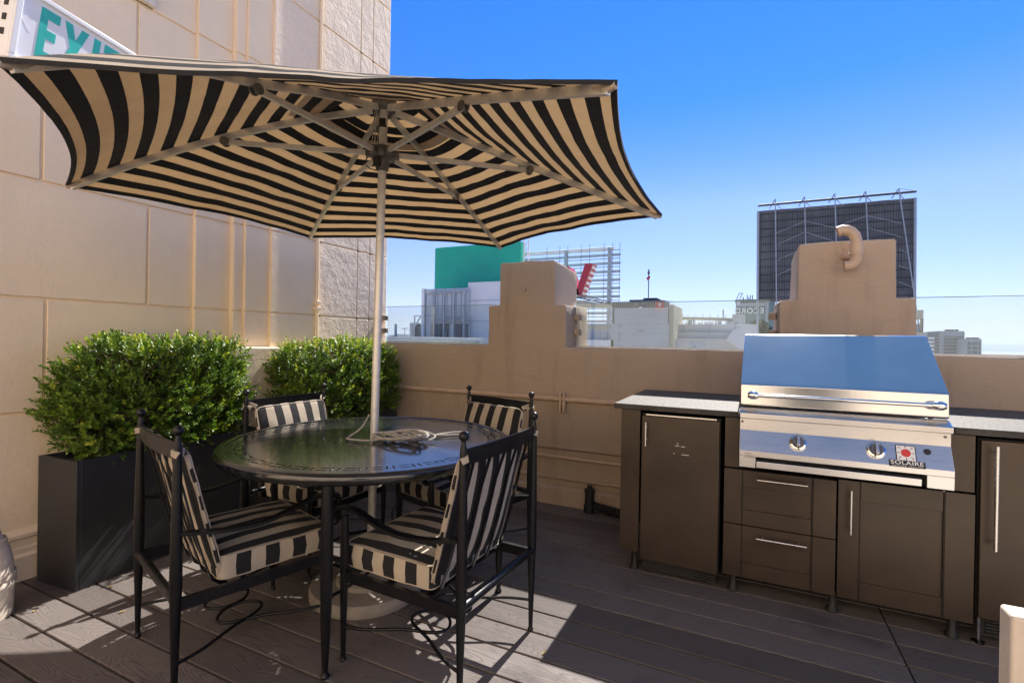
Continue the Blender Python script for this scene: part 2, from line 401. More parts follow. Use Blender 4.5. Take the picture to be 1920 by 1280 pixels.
# ------------------------------------------------------------------ left building
tower = empty('building', (-3.45, 1.5, 0), 0, 'cream stucco building with stepped pilasters and block joints beside the planters', 'building')
def T(bm):                      # world coords into the building's frame
    bmesh.ops.translate(bm, vec=(3.45, -1.5, 0), verts=bm.verts)
STEPS = [(-3.6, 2.107, -3.45), (2.107, 2.355, -3.422), (2.355, 2.43, -3.378), (2.43, 2.632, -3.355), (2.632, 3.10, -3.33),
         (3.10, 3.555, -3.33), (3.555, 3.72, -3.33), (3.72, 3.97, -3.33)]
ZR = [0, .87, 1.48, 2.11, 2.73, 3.35, 3.97, 4.6, 5.3, 6.0, 7.2]
VJ = {0: [.55], 1: [-.2, 1.325], 2: [-.9, .45, 1.825], 3: [-.1, 1.30], 4: [-.8, .6, 1.75], 5: [.35, 1.07], 6: [-.5, .9], 7: [0, 1.4]}
bmb = BM(); bmp = BM(); PG = .007
for i, (ya, yb, X) in enumerate(STEPS):
    box(bmb, -4.6, X-.012, ya, yb if i == len(STEPS)-1 else yb+.03, -.05, 7.2)
    for r in range(len(ZR)-1):
        js = [ya]+([j for j in VJ.get(r, [])] if i == 0 else [])+[yb]
        for a, b_ in zip(js, js[1:]):
            g = .007
            z0, z1 = ZR[r]+g, ZR[r+1]-g
            if i == 0 and r == 5 and a <= 1.07 <= b_-.1: continue      # window bay
            box(bmp, X-.0125, X, a+(g if a != ya else (.004 if i > 4 else 0)), b_-(g if b_ != yb else (.004 if i > 3 and i < 7 else 0)), z0, z1, 1 if (i >= 5 or (i == 4 and r >= 3)) else 0)
            if i == 0 and r == 5 and b_ > 2: pass
# wall round the window bay (row 5, Y 1.07 to 2.107)
X = -3.45
box(bmp, X-.0125, X, 1.835, 2.107, 3.357, 3.963)
T(bmb); T(bmp)
link('wall', bmb, MAT['wall'], tower, 30)
link('stone_facing', bmp, [MAT['wall'], MAT['wall_rough']], tower, 30, .004, 2)
wn = BM(); box(wn, -3.455, -3.447, 1.08, 1.835, 3.36, 3.96); T(wn); win = link('window', wn, MAT['dark_glass'], tower, 0)
fr = BM()
for (a, b_, c, d) in ((1.795, 1.835, 3.36, 3.96), (1.70, 1.725, 3.36, 3.96), (1.08, 1.11, 3.36, 3.96), (1.11, 1.795, 3.36, 3.385), (1.11, 1.795, 3.93, 3.96)):
    box(fr, -3.452, -3.415, a, b_, c, d)
T(fr); link('frame', fr, MAT['cream_paint'], win, 30, .003)
bs = BM()
prism(bs, [(-3.452, .0), (-3.405, .0), (-3.405, .125), (-3.42, .14), (-3.42, .165), (-3.43, .172), (-3.43, .212), (-3.415, .222), (-3.415, .24), (-3.44, .262), (-3.452, .262)], -2, 2.29, 'y')
T(bs); link('base_molding', bs, MAT['wall'], tower, 30)
lg = BM()
prism(lg, [(2.29, .0), (3.74, .0), (3.74, 1.215), (2.38, 1.215), (2.29, 1.13)], -3.46, -3.275, 'x'); subdiv(lg, .12); wobble(lg, .006, 4, 3); T(lg)
link('plinth', lg, MAT['wall'], tower, 30, .01)
co = BM(); tube(co, [(-3.318, 3.07, 0), (-3.318, 3.07, 7.2)], .013, 10); T(co)
cn = link('conduit', co, MAT['wall'], tower)
st = BM()
T(st); st.free()
for z in (1.59, 1.54):
    st = BM(); box(st, -3.335, -3.29, 3.045, 3.095, z-.012, z+.012); T(st); link('clamp', st, MAT['wall'], cn, 30, .003)

# ------------------------------------------------------------------ parapet with its two stepped pillars
par = empty('parapet_wall', (-1, 3.75, 0), 0, 'tan painted concrete parapet with two stepped pillars behind table and grill', 'wall')
def TP(bm): bmesh.ops.translate(bm, vec=(1, -3.75, 0), verts=bm.verts)
bm = BM()
ol = [(-3.40, -.6), (6.0, -.6), (6.0, 1.25), (.91, 1.25), (.905, 1.598), (.806, 1.601), (.80, 1.955), (.79, 1.965), (.295, 1.965), (.281, 1.955), (.279, 1.601), (.188, 1.598), (.176, 1.586), (.176, 1.25),
      (-1.325, 1.25), (-1.33, 1.58), (-1.34, 1.592), (-1.428, 1.594), (-1.43, 1.945), (-1.442, 1.957), (-1.908, 1.957), (-1.92, 1.945), (-1.921, 1.594), (-2.02, 1.592), (-2.03, 1.58), (-2.03, 1.25), (-3.40, 1.25)]
prism(bm, ol, 3.75, 4.16, 'y')
for v in bm.verts:                              # splayed, weathered returns of the pillars
    if v.co.y > 4 and v.co.z > 1.24:
        if abs(v.co.x+1.33) < .11: v.co.x += .055
        if .17 < v.co.x < .30: v.co.x -= .02
        if v.co.z > 1.9: v.co.z -= .05
bmesh.ops.triangulate(bm, faces=[f for f in bm.faces if len(f.verts) > 4])
for z_ in (1.25,): bmesh.ops.bisect_plane(bm, geom=bm.verts[:]+bm.edges[:]+bm.faces[:], plane_co=(0, 0, z_), plane_no=(0, 0, 1), dist=.0005)
bm.normal_update(); es = [e for e in bm.edges if len(e.link_faces) == 2 and e.calc_face_angle(0) > R(50)]
bmesh.ops.bevel(bm, geom=es, offset=.011, segments=3, affect='EDGES', profile=.5, clamp_overlap=True)
subdiv(bm, .13); wobble(bm, .007, 2.5, 1); wobble(bm, .0035, 13, 4)
for v in bm.verts:
    if v.co.z > 1.2: v.co.z += .007*noise.noise(v.co*9)
TP(bm)
def piece(name, cond, parent):
    b = bm.copy(); bmesh.ops.delete(b, geom=[f for f in b.faces if not cond(f.calc_center_median())], context='FACES')
    return link(name, b, MAT['parapet'], parent, 40)
inp = lambda c, a, b_: c.z > 1.252 and a < c.x-1 < b_
p1 = piece('pillar', lambda c: inp(c, -2.1, -1.2), par); p2 = piece('pillar', lambda c: inp(c, .05, 1.0), par)
piece('wall_body', lambda c: not inp(c, -2.1, -1.2) and not inp(c, .05, 1.0), par); bm.free()
bt = BM(); disc(bt, (-1.685, 3.745, 1.72), .014, (0, -1, 0), .03, 10); TP(bt); link('bolt', bt, MAT['parapet'], p1)
mo = BM()
prism(mo, [(3.745, .43), (3.752, .43), (3.752, .47), (3.728, .462), (3.728, .445)], -3.1, 3.0, 'x')
prism(mo, [(3.745, .19), (3.752, .19), (3.752, .225), (3.73, .215), (3.73, .2)], -3.1, 3.0, 'x')
prism(mo, [(3.70, .0), (3.76, .0), (3.76, .155), (3.72, .14), (3.70, .13)], -3.1, 3.0, 'x')
TP(mo); link('molding', mo, MAT['parapet'], par, 30, .003)

# glass guard above the parapet
GY = 3.93
def glass(x0, x1, label, brs):
    g = empty('glass_panel', ((x0+x1)/2, GY, 1.25), 0, label, 'glass panel', 'glass guard panels on the parapet')
    cx = (x0+x1)/2
    bm = BM(); box(bm, x0-cx, x1-cx, -.006, .006, .0, .362); link('pane', bm, MAT['glass'], g, 0)
    bm = BM(); box(bm, x0-cx, x1-cx, -.0065, .0065, .3625, .366); link('pane_edge', bm, MAT['glass_edge'], g, 0)
    bm = BM(); box(bm, x0-cx, x1-cx, -.02, .02, -.01, .014); link('base_channel', bm, MAT['alu'], g, 30, .003)
    for (bx, side) in brs:
        for z in (.10, .225):
            bm = BM(); box(bm, min(bx, bx+side*.042)-cx, max(bx, bx+side*.042)-cx, -.045, .03, z, z+.05)
            c = link('clamp', bm, MAT['parapet'], g, 30, .004)
            b2 = BM(); disc(b2, (bx+side*.028-cx, -.0452, z+.025), .006, (0, -1, 0), .004, 8); link('bolt', b2, MAT['alu_dark'], c)
glass(-3.29, -2.045, 'glass guard panel between building corner and the left stepped pillar', [(-3.332, 1)])
glass(-1.31, .12, 'long glass guard panel between the two stepped pillars', [(-1.302, 1), (.160, -1)])
glass(.92, 2.6, 'glass guard panel right of the pillar behind the grill', [])

# pipes on the parapet
pp = empty('conduit_pipe', (-1.8, 3.725, .84), 0, 'tan painted conduit pipe running along parapet at chair back height', 'pipe', 'conduits on the parapet')
bm = BM(); tube(bm, [(-1.5, 0, 0), (-.4, 0, .002), (.5, 0, -.002), (2.4, 0, 0)], .019, 12); link('pipe', bm, MAT['pipe_paint'], pp)
bm = BM(); box(bm, .445, .462, -.028, .02, -.105, .05); box(bm, .475, .492, -.028, .02, -.105, .05); box(bm, .44, .497, -.02, .02, -.04, -.03); br = link('bracket', bm, MAT['pipe_paint'], pp, 30, .002)
bm = BM(); tube(bm, [(.452, 0, 0), (.486, 0, 0)], .023, 12); link('clamp', bm, MAT['pipe_paint'], br)
pp = empty('conduit_pipe', (-1.2, 3.733, .375), 0, 'thin tan conduit with coupling low on the parapet behind right chair', 'pipe', 'conduits on the parapet')
bm = BM(); tube(bm, [(-1.8, 0, .008), (1.2, 0, -.008)], .012, 10); link('pipe', bm, MAT['pipe_paint'], pp)
bm = BM(); tube(bm, [(-.03, 0, 0), (.03, 0, 0)], .017, 10); link('coupling', bm, MAT['pipe_paint'], pp)

vp = empty('vent_pipe', (.56, 3.66, 1.88), 0, 'tan S shaped vent pipe elbow fixed on the pillar behind grill', 'vent pipe')
bm = BM(); q = [(-.088, -.01, .143), (-.06, -.01, .152), (-.035, -.01, .150), (-.008, -.01, .135), (.012, -.01, .11), (.02, -.01, .08), (.024, -.01, .04), (.026, -.01, -.02)]
tube(bm, [(a*.9, b_, c*.9) for a, b_, c in q], .0315, 18, cap=False); link('upper_elbow', bm, MAT['pipe_paint'], vp)
bm = BM(); tube(bm, [(.0195, -.01, .05), (.0232, -.01, -.022)], .0365, 18); link('collar', bm, MAT['pipe_paint'], vp, 30)
bm = BM(); tube(bm, [(.0235, -.01, -.018), (.0215, -.01, -.045), (.011, -.01, -.070), (-.009, -.01, -.085), (-.040, -.01, -.088)], .0315, 18, cap=False); link('lower_elbow', bm, MAT['pipe_paint'], vp)
bm = BM(); tube(bm, [(-.0, .0, -.02), (-.03, .085, -.015)], .022, 12); link('wall_stub', bm, MAT['pipe_paint'], vp)

dp = empty('drain_pipe', (-1.08, 3.66, 0), 0, 'short black corrugated drain pipe with upright cap by parapet foot', 'drain pipe')
bm = BM(); lathe(bm, [(0, 0), (.042, 0), (.042, .055), (.036, .06), (.036, .15), (.04, .152), (.04, .175), (.02, .185), (.02, .205), (0, .207)], 0, 0, 20); link('riser', bm, MAT['plastic_black'], dp, 30)
bm = BM(); pts = [(.03+.01*i, .0-.0*i, .055-.0012*i) for i in range(36)]; tube(bm, pts, [.034 if i % 2 else .028 for i in range(36)], 14); link('corrugated_hose', bm, MAT['plastic_black'], dp, 60)

# ------------------------------------------------------------------ planters and boxwood
def planter(loc, rz, L, W, H, label):
    p = empty('planter', loc, rz, label, 'planter', 'charcoal planters along the wall')
    bm = BM()   # local: x in [-W,0] to the wall, y in [0,L]
    t = .02
    for (a, b_, c, d) in ((-W, 0, 0, t), (-W, 0, L-t, L), (-W, -W+t, t, L-t), (-t, 0, t, L-t)): box(bm, a, b_, c, d, .0, H)
    link('trough', bm, MAT['planter'], p, 30, .0025)
    bm = BM(); box(bm, -W+t, -t, t, L-t, .02, H-.04); bmesh.ops.subdivide_edges(bm, edges=bm.edges[:], cuts=12, use_grid_fill=True); wobble(bm, .008, 18); link('soil', bm, MAT['soil'], p)
    return p
PL1 = (-3.025, 1.292, 0); RZ1 = R(5.2)
planter(PL1, RZ1, 1.10, .32, .655, 'charcoal planter box nearest camera holding long boxwood hedge')
PL2 = (-2.95, 2.52, 0)
planter(PL2, 0, 1.17, .31, .66, 'charcoal planter box in the corner by parapet behind umbrella pole')

def boxwood(loc, rz, size, ntw, label, seed, young):
    """size = (x half, y half, height); origin at planter soil, centre of hedge"""
    rg = random.Random(seed)
    b = empty('boxwood_shrub', loc, rz, label, 'shrub', 'boxwood shrubs in planters')
    hx, hy, H = size
    bm = BM(); lay = bm.loops.layers.float_color.new('rnd')
    def surf(th, ph):        # rounded-box radius, lumpy
        d = Vector((math.cos(th)*math.cos(ph), math.sin(th)*math.cos(ph), math.sin(ph)))
        k = (abs(d.x)**4.5+abs(d.y)**4.5+abs(d.z)**4.5)**(-1/4.5)
        return d*k
    def leaf(p, d, upn, L, W, c):
        a = d.cross(upn)
        if a.length < 1e-3: a = d.cross(Vector((1, 0, 0)))
        a.normalize(); nn = a.cross(d).normalized()
        v = [bm.verts.new(p), bm.verts.new(p+d*L*.38+a*W*.5+nn*W*.12), bm.verts.new(p+d*L*.8+a*W*.36+nn*W*.10), bm.verts.new(p+d*L),
             bm.verts.new(p+d*L*.8-a*W*.36+nn*W*.10), bm.verts.new(p+d*L*.38-a*W*.5+nn*W*.12)]
        for f in (bm.faces.new((v[0], v[1], v[2], v[3])), bm.faces.new((v[0], v[3], v[4], v[5]))):
            for lp in f.loops: lp[lay] = (c, c, c, 1)
    stems = BM()
    clumps = [Vector((rg.uniform(-1, 1)*hx*.8, rg.uniform(-1, 1)*hy*.9, rg.uniform(.1, 1)*H)) for _ in range(46)]
    for i in range(ntw):
        th = rg.uniform(0, 2*PI); sp = rg.uniform(-.85, 1); ph = math.asin(sp)
        s = surf(th, ph)
        q = Vector((s.x*hx, s.y*hy, H*.5+s.z*H*.5))
        lump = 1+.13*noise.noise(q*6+Vector((seed, 0, 0)))+.08*noise.noise(q*15+Vector((0, seed, 0)))
        depth = 1-abs(rg.gauss(0, .16)) if rg.random() < .86 else rg.uniform(.35, .8)
        cen = Vector((0, 0, H*.5))
        q = cen+(q-cen)*lump*depth
        if noise.noise(q*9+Vector((3*seed, 1, 2))) < -.30: continue
        out = (q-cen); out = Vector((out.x/hx, out.y/hy, out.z/(H*.5))).normalized()
        d = (out*.7+Vector((0, 0, .55))+Vector((rg.gauss(0, .4), rg.gauss(0, .4), rg.gauss(0, .3)))).normalized()
        ln = rg.uniform(.045, .10)*(1.25 if rg.random() < .06 else 1)
        nl = int(ln/.0058); basec = .38+.30*noise.noise(q*6)+rg.gauss(0, .10)
        top = max(0, (q.z-H*.72)/(H*.28))
        tipy = rg.random() < young*(.25+top)
        for j in range(nl):
            t = j/nl; p = q+d*ln*t
            a = rg.uniform(0, 2*PI) if j % 2 == 0 else a+PI
            e1 = d.orthogonal().normalized(); e2 = d.cross(e1)
            ld = ((e1*math.cos(a)+e2*math.sin(a))*(1-.35*t)+d*(.45+.5*t)).normalized()
            L = rg.uniform(.018, .029)*(1-.25*t)*(1.12 if rg.random() < .2 else 1)
            c = basec+rg.gauss(0, .1)+(.48 if tipy and t > .45 else 0)+.06*t
            leaf(p, ld, d, L, L*rg.uniform(.5, .62), min(.99, max(0.01, c)))
        if i % 4 == 0: tube(stems, [q-d*.10, q, q+d*ln*.9], [.0022, .0016, .0008], 4, cap=False)
    for i in range(16):
        x, y = rg.uniform(-.5, .5)*hx, rg.uniform(-.9, .9)*hy
        tube(stems, [(x, y, -.03), (x*1.1+rg.gauss(0, .02), y+rg.gauss(0, .03), H*.3), (x*1.5+rg.gauss(0, .04), y+rg.gauss(0, .06), H*.75)], [.009, .006, .002], 6, cap=False)
    link('stems', stems, MAT['bark'], b)
    link('foliage', bm, MAT['leaf'], b, 0)
boxwood((-3.22, 1.80, .635), RZ1, (.20, .50, .595), 3900, 'long dark green boxwood hedge in the planter nearest camera', 11, .26)
boxwood((-3.07, 3.09, .63), 0, (.235, .54, .60), 3100, 'sunlit yellow green boxwood behind umbrella pole in corner planter', 23, .55)

lf = BM()
a_ = [lf.verts.new(p) for p in ((-.017, 0, .004), (-.004, -.008, .007), (.010, -.006, .003), (.018, 0, .008), (.010, .006, .004), (-.004, .008, .006))]
lf.faces.new((a_[0], a_[1], a_[2], a_[3])); lf.faces.new((a_[0], a_[3], a_[4], a_[5])); bmesh.ops.solidify(lf, geom=lf.faces[:], thickness=.0012)
lf0 = link('fallen_leaf', lf, simple('dry_leaf', (.34, .24, .06), .7, 0, .3, 60), None, 0)
for i, (x, y) in enumerate(((-2.99, 1.58), (-2.93, 1.40), (-2.78, 1.78), (-2.90, 1.95), (-2.62, 1.30), (-2.98, 1.12), (-.75, 1.92))):
    o = lf0 if i == 0 else lf0.copy()
    if i: COL.objects.link(o)
    o.location = (x, y, .0005); o.rotation_euler = (rnd.uniform(-.1, .1), rnd.uniform(-.1, .1), rnd.uniform(0, 6)); s_ = rnd.uniform(.6, 1.1); o.scale = (s_, s_, s_)
    tag(o, 'tiny dry yellow leaf lying on the deck boards', 'leaf', 'fallen leaves on the deck')
# ------------------------------------------------------------------ table
TC = Vector((-1.735, 1.988, 0)); TZ = .785; TR = .712
table = empty('table', TC, 0, 'round black metal dining table with pierced border under the umbrella', 'table')
def tabletop():
    bm = BM(); NA = 432
    radii = [.028, .10, .165, .1705, .1765, .1815, .186, .192, .198, .34, .48, .578, .586, .5955, .603, .6105, .620, .6295, .637, .662, .69]
    def slot(i, k, ring0):          # the five fine rings carry the pattern
        j = i-ring0
        per = 12 if ring0 > 5 else 36
        ph = k % per
        if ring0 > 5:
            if ph < 6: return j in (1, 5) and 0 <= ph <= 5 and 1 <= ph <= 5
            return ph in (7, 10) and 1 <= j <= 5
        if ph < 20: return j in (0, 4) and 2 <= ph
        return ph in (23, 24, 29, 30) and 0 <= j <= 4
    V = {}
    for i, r in enumerate(radii):
        for k in range(NA): V[i, k] = bm.verts.new((r*math.cos(2*PI*k/NA), r*math.sin(2*PI*k/NA), 0))
    for i in range(len(radii)-1):
        for k in range(NA):
            if 3 <= i <= 7 and slot(i, k, 3): continue
            if 11 <= i <= 17 and slot(i, k, 11): continue
            k2 = (k+1) % NA
            bm.faces.new((V[i, k], V[i+1, k], V[i+1, k2], V[i, k2]))
    bmesh.ops.delete(bm, geom=[v for v in bm.verts if not v.link_faces], context='VERTS')
    r = bmesh.ops.solidify(bm, geom=bm.faces[:], thickness=.004)
    return bm
bm = tabletop(); bmesh.ops.translate(bm, vec=(0, 0, TZ-.002), verts=bm.verts); link('tabletop', bm, MAT['table_black'], table, 35)
bm = BM(); lathe(bm, [(.672, TZ+.0005), (.689, TZ+.0035), (.704, TZ-.002), (.711, TZ-.012), (.709, TZ-.028), (.700, TZ-.042), (.692, TZ-.042), (.690, TZ-.012), (.672, TZ-.006)], 0, 0, 160); link('rim', bm, MAT['table_black'], table, 60)
bm = BM(); lathe(bm, [(.60, TZ-.006), (.615, TZ-.006), (.615, TZ-.02), (.60, TZ-.02)], 0, 0, 96); link('apron', bm, MAT['black_metal'], table, 40)
for a in (-63.5, 26.5, 116.5, 206.5):
    c, s = math.cos(R(a))*.655, math.sin(R(a))*.655
    bm = BM(); lathe(bm, [(0, 0), (.016, 0), (.018, .008), (.012, .016), (.0115, .03), (.020, .22), (.0245, .45), (.022, TZ-.012), (0, TZ-.012)], c, s, 18); link('leg', bm, MAT['black_metal'], table, 40)
bm = BM()
for a in (-63.5, 26.5):
    c, s = math.cos(R(a))*.655, math.sin(R(a))*.655
    for sg in (1, -1):
        tube(bm, [(sg*c, sg*s, .30), (sg*c*.7, sg*s*.7, .235), (sg*c*.35-s*.10, sg*s*.35+c*.10, .215)], .0075, 8)
lathe(bm, [(.235, .215), (.243, .223), (.235, .231), (.227, .223), (.235, .215)], 0, 0, 64)
link('stretcher', bm, MAT['black_metal'], table, 60)

# ------------------------------------------------------------------ chairs
def cushion(sx, sy, t, bulge, n=22, tufts=False):
    """box cushion centred on the origin; UV.x in metres runs across y on the faces, round the boxing on the sides"""
    bm = BM(); uv = bm.loops.layers.uv.new('UVMap')
    def rr(x, y):   # rounded plan
        k = .035
        ax, ay = abs(x), abs(y); hx, hy = sx/2, sy/2
        if ax > hx-k and ay > hy-k:
            d = Vector((ax-hx+k, ay-hy+k)); m_ = max(d.x, d.y)
            if d.length > 1e-6: d = d.normalized()*m_
            return math.copysign(hx-k+d.x, x), math.copysign(hy-k+d.y, y)
        return x, y
    G = {}
    for s in (1, -1):
        for i in range(n+1):
            for j in range(n+1):
                u, w_ = 2*i/n-1, 2*j/n-1
                x, y = rr(u*sx/2, w_*sy/2)
                h = t/2+bulge*(1-abs(u)**3.2)*(1-abs(w_)**3.2)+.0045*noise.noise(Vector((x*11, y*11, s*3.1)))
                if tufts: h -= .010*math.exp(-((abs(u)-.0)**2+(abs(w_)-.0)**2)/.03)
                G[s, i, j] = bm.verts.new((x, y, s*h))
    for s in (1, -1):
        for i in range(n):
            for j in range(n):
                q = [G[s, i, j], G[s, i+1, j], G[s, i+1, j+1], G[s, i, j+1]]
                f = bm.faces.new(q if s == 1 else q[::-1])
                for lp in f.loops: lp[uv].uv = (lp.vert.co.y+1.08, lp.vert.co.x)
    loop = [(i, 0) for i in range(n)]+[(n, j) for j in range(n)]+[(i, n) for i in range(n, 0, -1)]+[(0, j) for j in range(n, 0, -1)]
    per = 0; L = len(loop); ms = {}
    for a in range(L):
        i, j = loop[a]; A, B = G[1, i, j], G[-1, i, j]
        mid = (A.co+B.co)/2; o = Vector((mid.x/(sx/2), mid.y/(sy/2), 0)); o.normalize()
        ms[i, j] = bm.verts.new(mid+o*.008)
    for a in range(L):
        i, j = loop[a]; k, m_ = loop[(a+1) % L]
        d = (G[1, i, j].co-G[1, k, m_].co).length
        for (A, B, C, D) in ((G[-1, i, j], G[-1, k, m_], ms[k, m_], ms[i, j]), (ms[i, j], ms[k, m_], G[1, k, m_], G[1, i, j])):
            f = bm.faces.new((A, B, C, D))
            for lp, uu in zip(f.loops, (per, per+d, per+d, per)): lp[uv].uv = (uu+1.0, 0)
        per += d
    bmesh.ops.recalc_face_normals(bm, faces=bm.faces[:])
    rims = []
    for s in (1, -1): rims.append([G[s, i, j].co.copy() for i, j in loop])
    return bm, rims
def make_chair():
    r = empty('armchair')
    hw = .283; xr, xf = -.29, .275
    bk = MAT['black_metal']
    for s in (1, -1):
        y = s*hw
        bm = BM(); lathe(bm, [(0, 0), (.011, 0), (.0135, .006), (.009, .014), (.0095, .03), (.014, .2), (.0205, .42), (.0185, .62), (.0135, .90), (.0135, .905), (.0115, .915), (.0115, .925), (.008, .935), (.0075, .945)], xr, y, 16)
        lg = link('rear_leg', bm, bk, r, 50)
        bm = BM(); ball(bm, (xr, y, .962), .0185, 18); link('finial', bm, bk, lg)
        bm = BM(); lathe(bm, [(0, 0), (.011, 0), (.0135, .006), (.009, .014), (.0095, .03), (.015, .25), (.0175, .45), (.014, .585), (0, .587)], xf, y, 16)
        link('front_leg', bm, bk, r, 50)
        bm = BM()
        pts = []
        for i in range(25):
            t = i/24
            x = xr+(xf+.035-xr)*t
            z = .600-.030*math.sin(PI*min(1, t*1.25))+.028*max(0, (t-.45)/.55)**1.2 - (.018*max(0, (t-.86)/.14)**2)
            yy = y+s*(.020*math.sin(PI*t))
            pts.append((x, yy, z))
        pts += [(xf+.047, y, .588), (xf+.043, y, .570), (xf+.028, y, .562)]
        tube(bm, pts, 1, 4, flat=(.0165, .006)); link('armrest', bm, bk, r, 50)
    # seat frame of square bar
    bm = BM()
    zf = .345
    for (p, q) in (((xr, hw, zf), (xf, hw, zf)), ((xr, -hw, zf), (xf, -hw, zf)), ((xf, -hw, zf), (xf, hw, zf))): bar(bm, p, q, .018, .042)
    tube(bm, [(xr, -hw, zf+.015), (xr, hw, zf+.015)], .0165, 14)
    for x in (-.12, .07): bar(bm, (x, -hw, zf), (x, hw, zf), .03, .006)
    link('seat_frame', bm, bk, r, 40)
    bm = BM()
    pts = []
    for i in range(13):
        t = i/12; pts.append((xr-.018*math.sin(PI*t), -hw+2*hw*t, .888))
    tube(bm, pts, 1, 4, flat=(.0055, .029)); link('top_rail', bm, bk, r, 50)
    for k in range(5):
        y = -.216+.108*k; off = -.018*math.sin(PI*(y+hw)/(2*hw))
        bm = BM(); P = [(xr+off+.004, y, .875), (xr+.033, y, .74), (xr+.070, y, .58), (xr+.103, y, .46), (xr+.132, y, .37), (xr+.17, y, .338)]
        tube(bm, P, 1, 4, flat=(.0095, .0025)); link('back_slat', bm, bk, r, 50)
    # curved stretchers meeting a ring
    bm = BM(); zs = .135; cx = (xr+xf)/2
    for s in (1, -1):
        q = [(xr, s*hw, zs), (xr+.10, s*(hw-.035), zs), (xr+.22, s*(hw-.105), zs), (cx+.055, s*.128, zs+.004), (cx+.085, s*.075, zs+.006), (cx+.05, s*.018, zs+.003), (cx, s*.004, zs), (cx-.05, s*.018, zs-.003), (cx-.085, s*.075, zs-.006), (cx-.055, s*.128, zs-.004), (xf-.22, s*(hw-.105), zs), (xf-.10, s*(hw-.035), zs), (xf, s*hw, zs)]
        P = [Vector(p) for p in q]; out = []
        for i in range(len(P)-1):
            p0, p1, p2, p3 = P[max(0, i-1)], P[i], P[i+1], P[min(len(P)-1, i+2)]
            for j in range(5):
                t = j/5; out.append(.5*((2*p1)+(p2-p0)*t+(2*p0-5*p1+4*p2-p3)*t*t+(3*p1-p0-3*p2+p3)*t**3))
        tube(bm, out+[P[-1]], .0065, 8)
    link('stretcher', bm, bk, r, 60)
    # cushions
    bm, rims = cushion(.445, .515, .086, .017, 24)
    bmesh.ops.translate(bm, vec=(.078, 0, .416), verts=bm.verts)
    sc = link('seat_cushion', bm, MAT['cushion'], r, 50)
    pb = BM()
    for rm in rims: tube(pb, [p+Vector((.078, 0, .416)) for p in rm], .0027, 6, closed=True)
    link('piping', pb, MAT['piping'], sc)
    bm, rims = cushion(.50, .50, .015, .024, 24, True)
    mt = Matrix.Translation((xr+.098, 0, .628)) @ Matrix.Rotation(R(-104), 4, 'Y')
    bmesh.ops.transform(bm, matrix=mt, verts=bm.verts)
    bc = link('back_cushion', bm, MAT['cushion'], r, 50)
    pb = BM()
    for rm in rims: tube(pb, [mt @ p for p in rm], .0027, 6, closed=True)
    link('piping', pb, MAT['piping'], bc)
    for s in (1, -1):
        tb = BM(); tube(tb, [(xr+.03, s*.235, .875), (xr+.005, s*(hw-.018), .893), (xr-.018, s*hw, .885), (xr-.006, s*(hw+.017), .878), (xr+.02, s*(hw-.02), .868)], 1, 4, flat=(.003, .012)); link('tie', tb, MAT['piping'], bc)
    return r
MAT['piping'] = simple('beige_piping', (.42, .355, .28), .85, 0, .15, 40, 200, .3)
def copy_tree(o, parent=None):
    c = o.copy(); COL.objects.link(c); c.parent = parent
    for ch in list(o.children): copy_tree(ch, c)
    return c
ch0 = make_chair()
def from_rear(pa, pb):          # rear posts (left, right seen from behind) -> centre, heading
    pa, pb = Vector(pa), Vector(pb); mid = (pa+pb)/2; d = (pb-pa).normalized(); f = Vector((-d.y, d.x))
    c = mid+f*.29; return (c.x, c.y, 0), math.atan2(f.y, f.x)
CH = [((-2.345, 1.225), (-1.815, 1.065), 'striped chair nearest camera at left, seen from behind beside the planter'),
      ((-.893, 1.485), (-.868, 2.05), 'striped chair nearest the outdoor kitchen with back turned to the grill'),
      ((-2.665, 2.535), (-2.69, 1.965), 'striped chair in front of the hedge with its back cushion facing camera'),
      ((-1.22, 2.83), (-1.76, 2.99), 'striped chair on far side of table against the parapet')]
for i, (a, b_, lab) in enumerate(CH):
    o = ch0 if i == 0 else copy_tree(ch0)
    o.location, ang = from_rear(a, b_); o.rotation_euler = (0, 0, ang)
    tag(o, lab, 'chair', 'striped chairs around the table')

# ------------------------------------------------------------------ umbrella
UB = Vector((-1.745, 1.99, 0))
umb = empty('patio_umbrella', UB, 0, 'large open patio umbrella with black and beige striped canopy', 'umbrella')
base = empty('umbrella_base', (-1.752, 1.978, 0), 0, 'round weathered concrete umbrella base on deck under the table', 'umbrella base')
bm = BM(); lathe(bm, [(0, .002), (.272, .002), (.279, .012), (.279, .052), (.272, .062), (.262, .064), (0, .07)], 0, 0, 48); wobble(bm, .002, 20); link('slab', bm, MAT['concrete'], base, 40)
bm = BM(); lathe(bm, [(.155, .066), (.15, .085), (.135, .095), (.06, .105), (.045, .115), (.04, .17), (.0, .17)], 0, 0, 40); link('collar', bm, MAT['concrete'], base, 40)
HUB = Vector((-1.712, 2.0, 2.50))
TIP = [(-2.952, 1.205, 2.008), (-3.019, 2.709, 2.06), (-1.794, 3.509, 2.044), (-.455, 2.838, 2.014), (-.341, 1.337, 2.012), (-1.631, .53, 1.952)]
JNT = [(-2.368, 1.562, 2.285), (-2.407, 2.375, 2.284), (-1.759, 2.805, 2.271), (-1.066, 2.446, 2.252), (-1.011, 1.65, 2.249), (-1.669, 1.207, 2.247)]
TIP = [Vector(p)-UB for p in TIP]; JNT = [Vector(p)-UB for p in JNT]; HB = HUB-UB
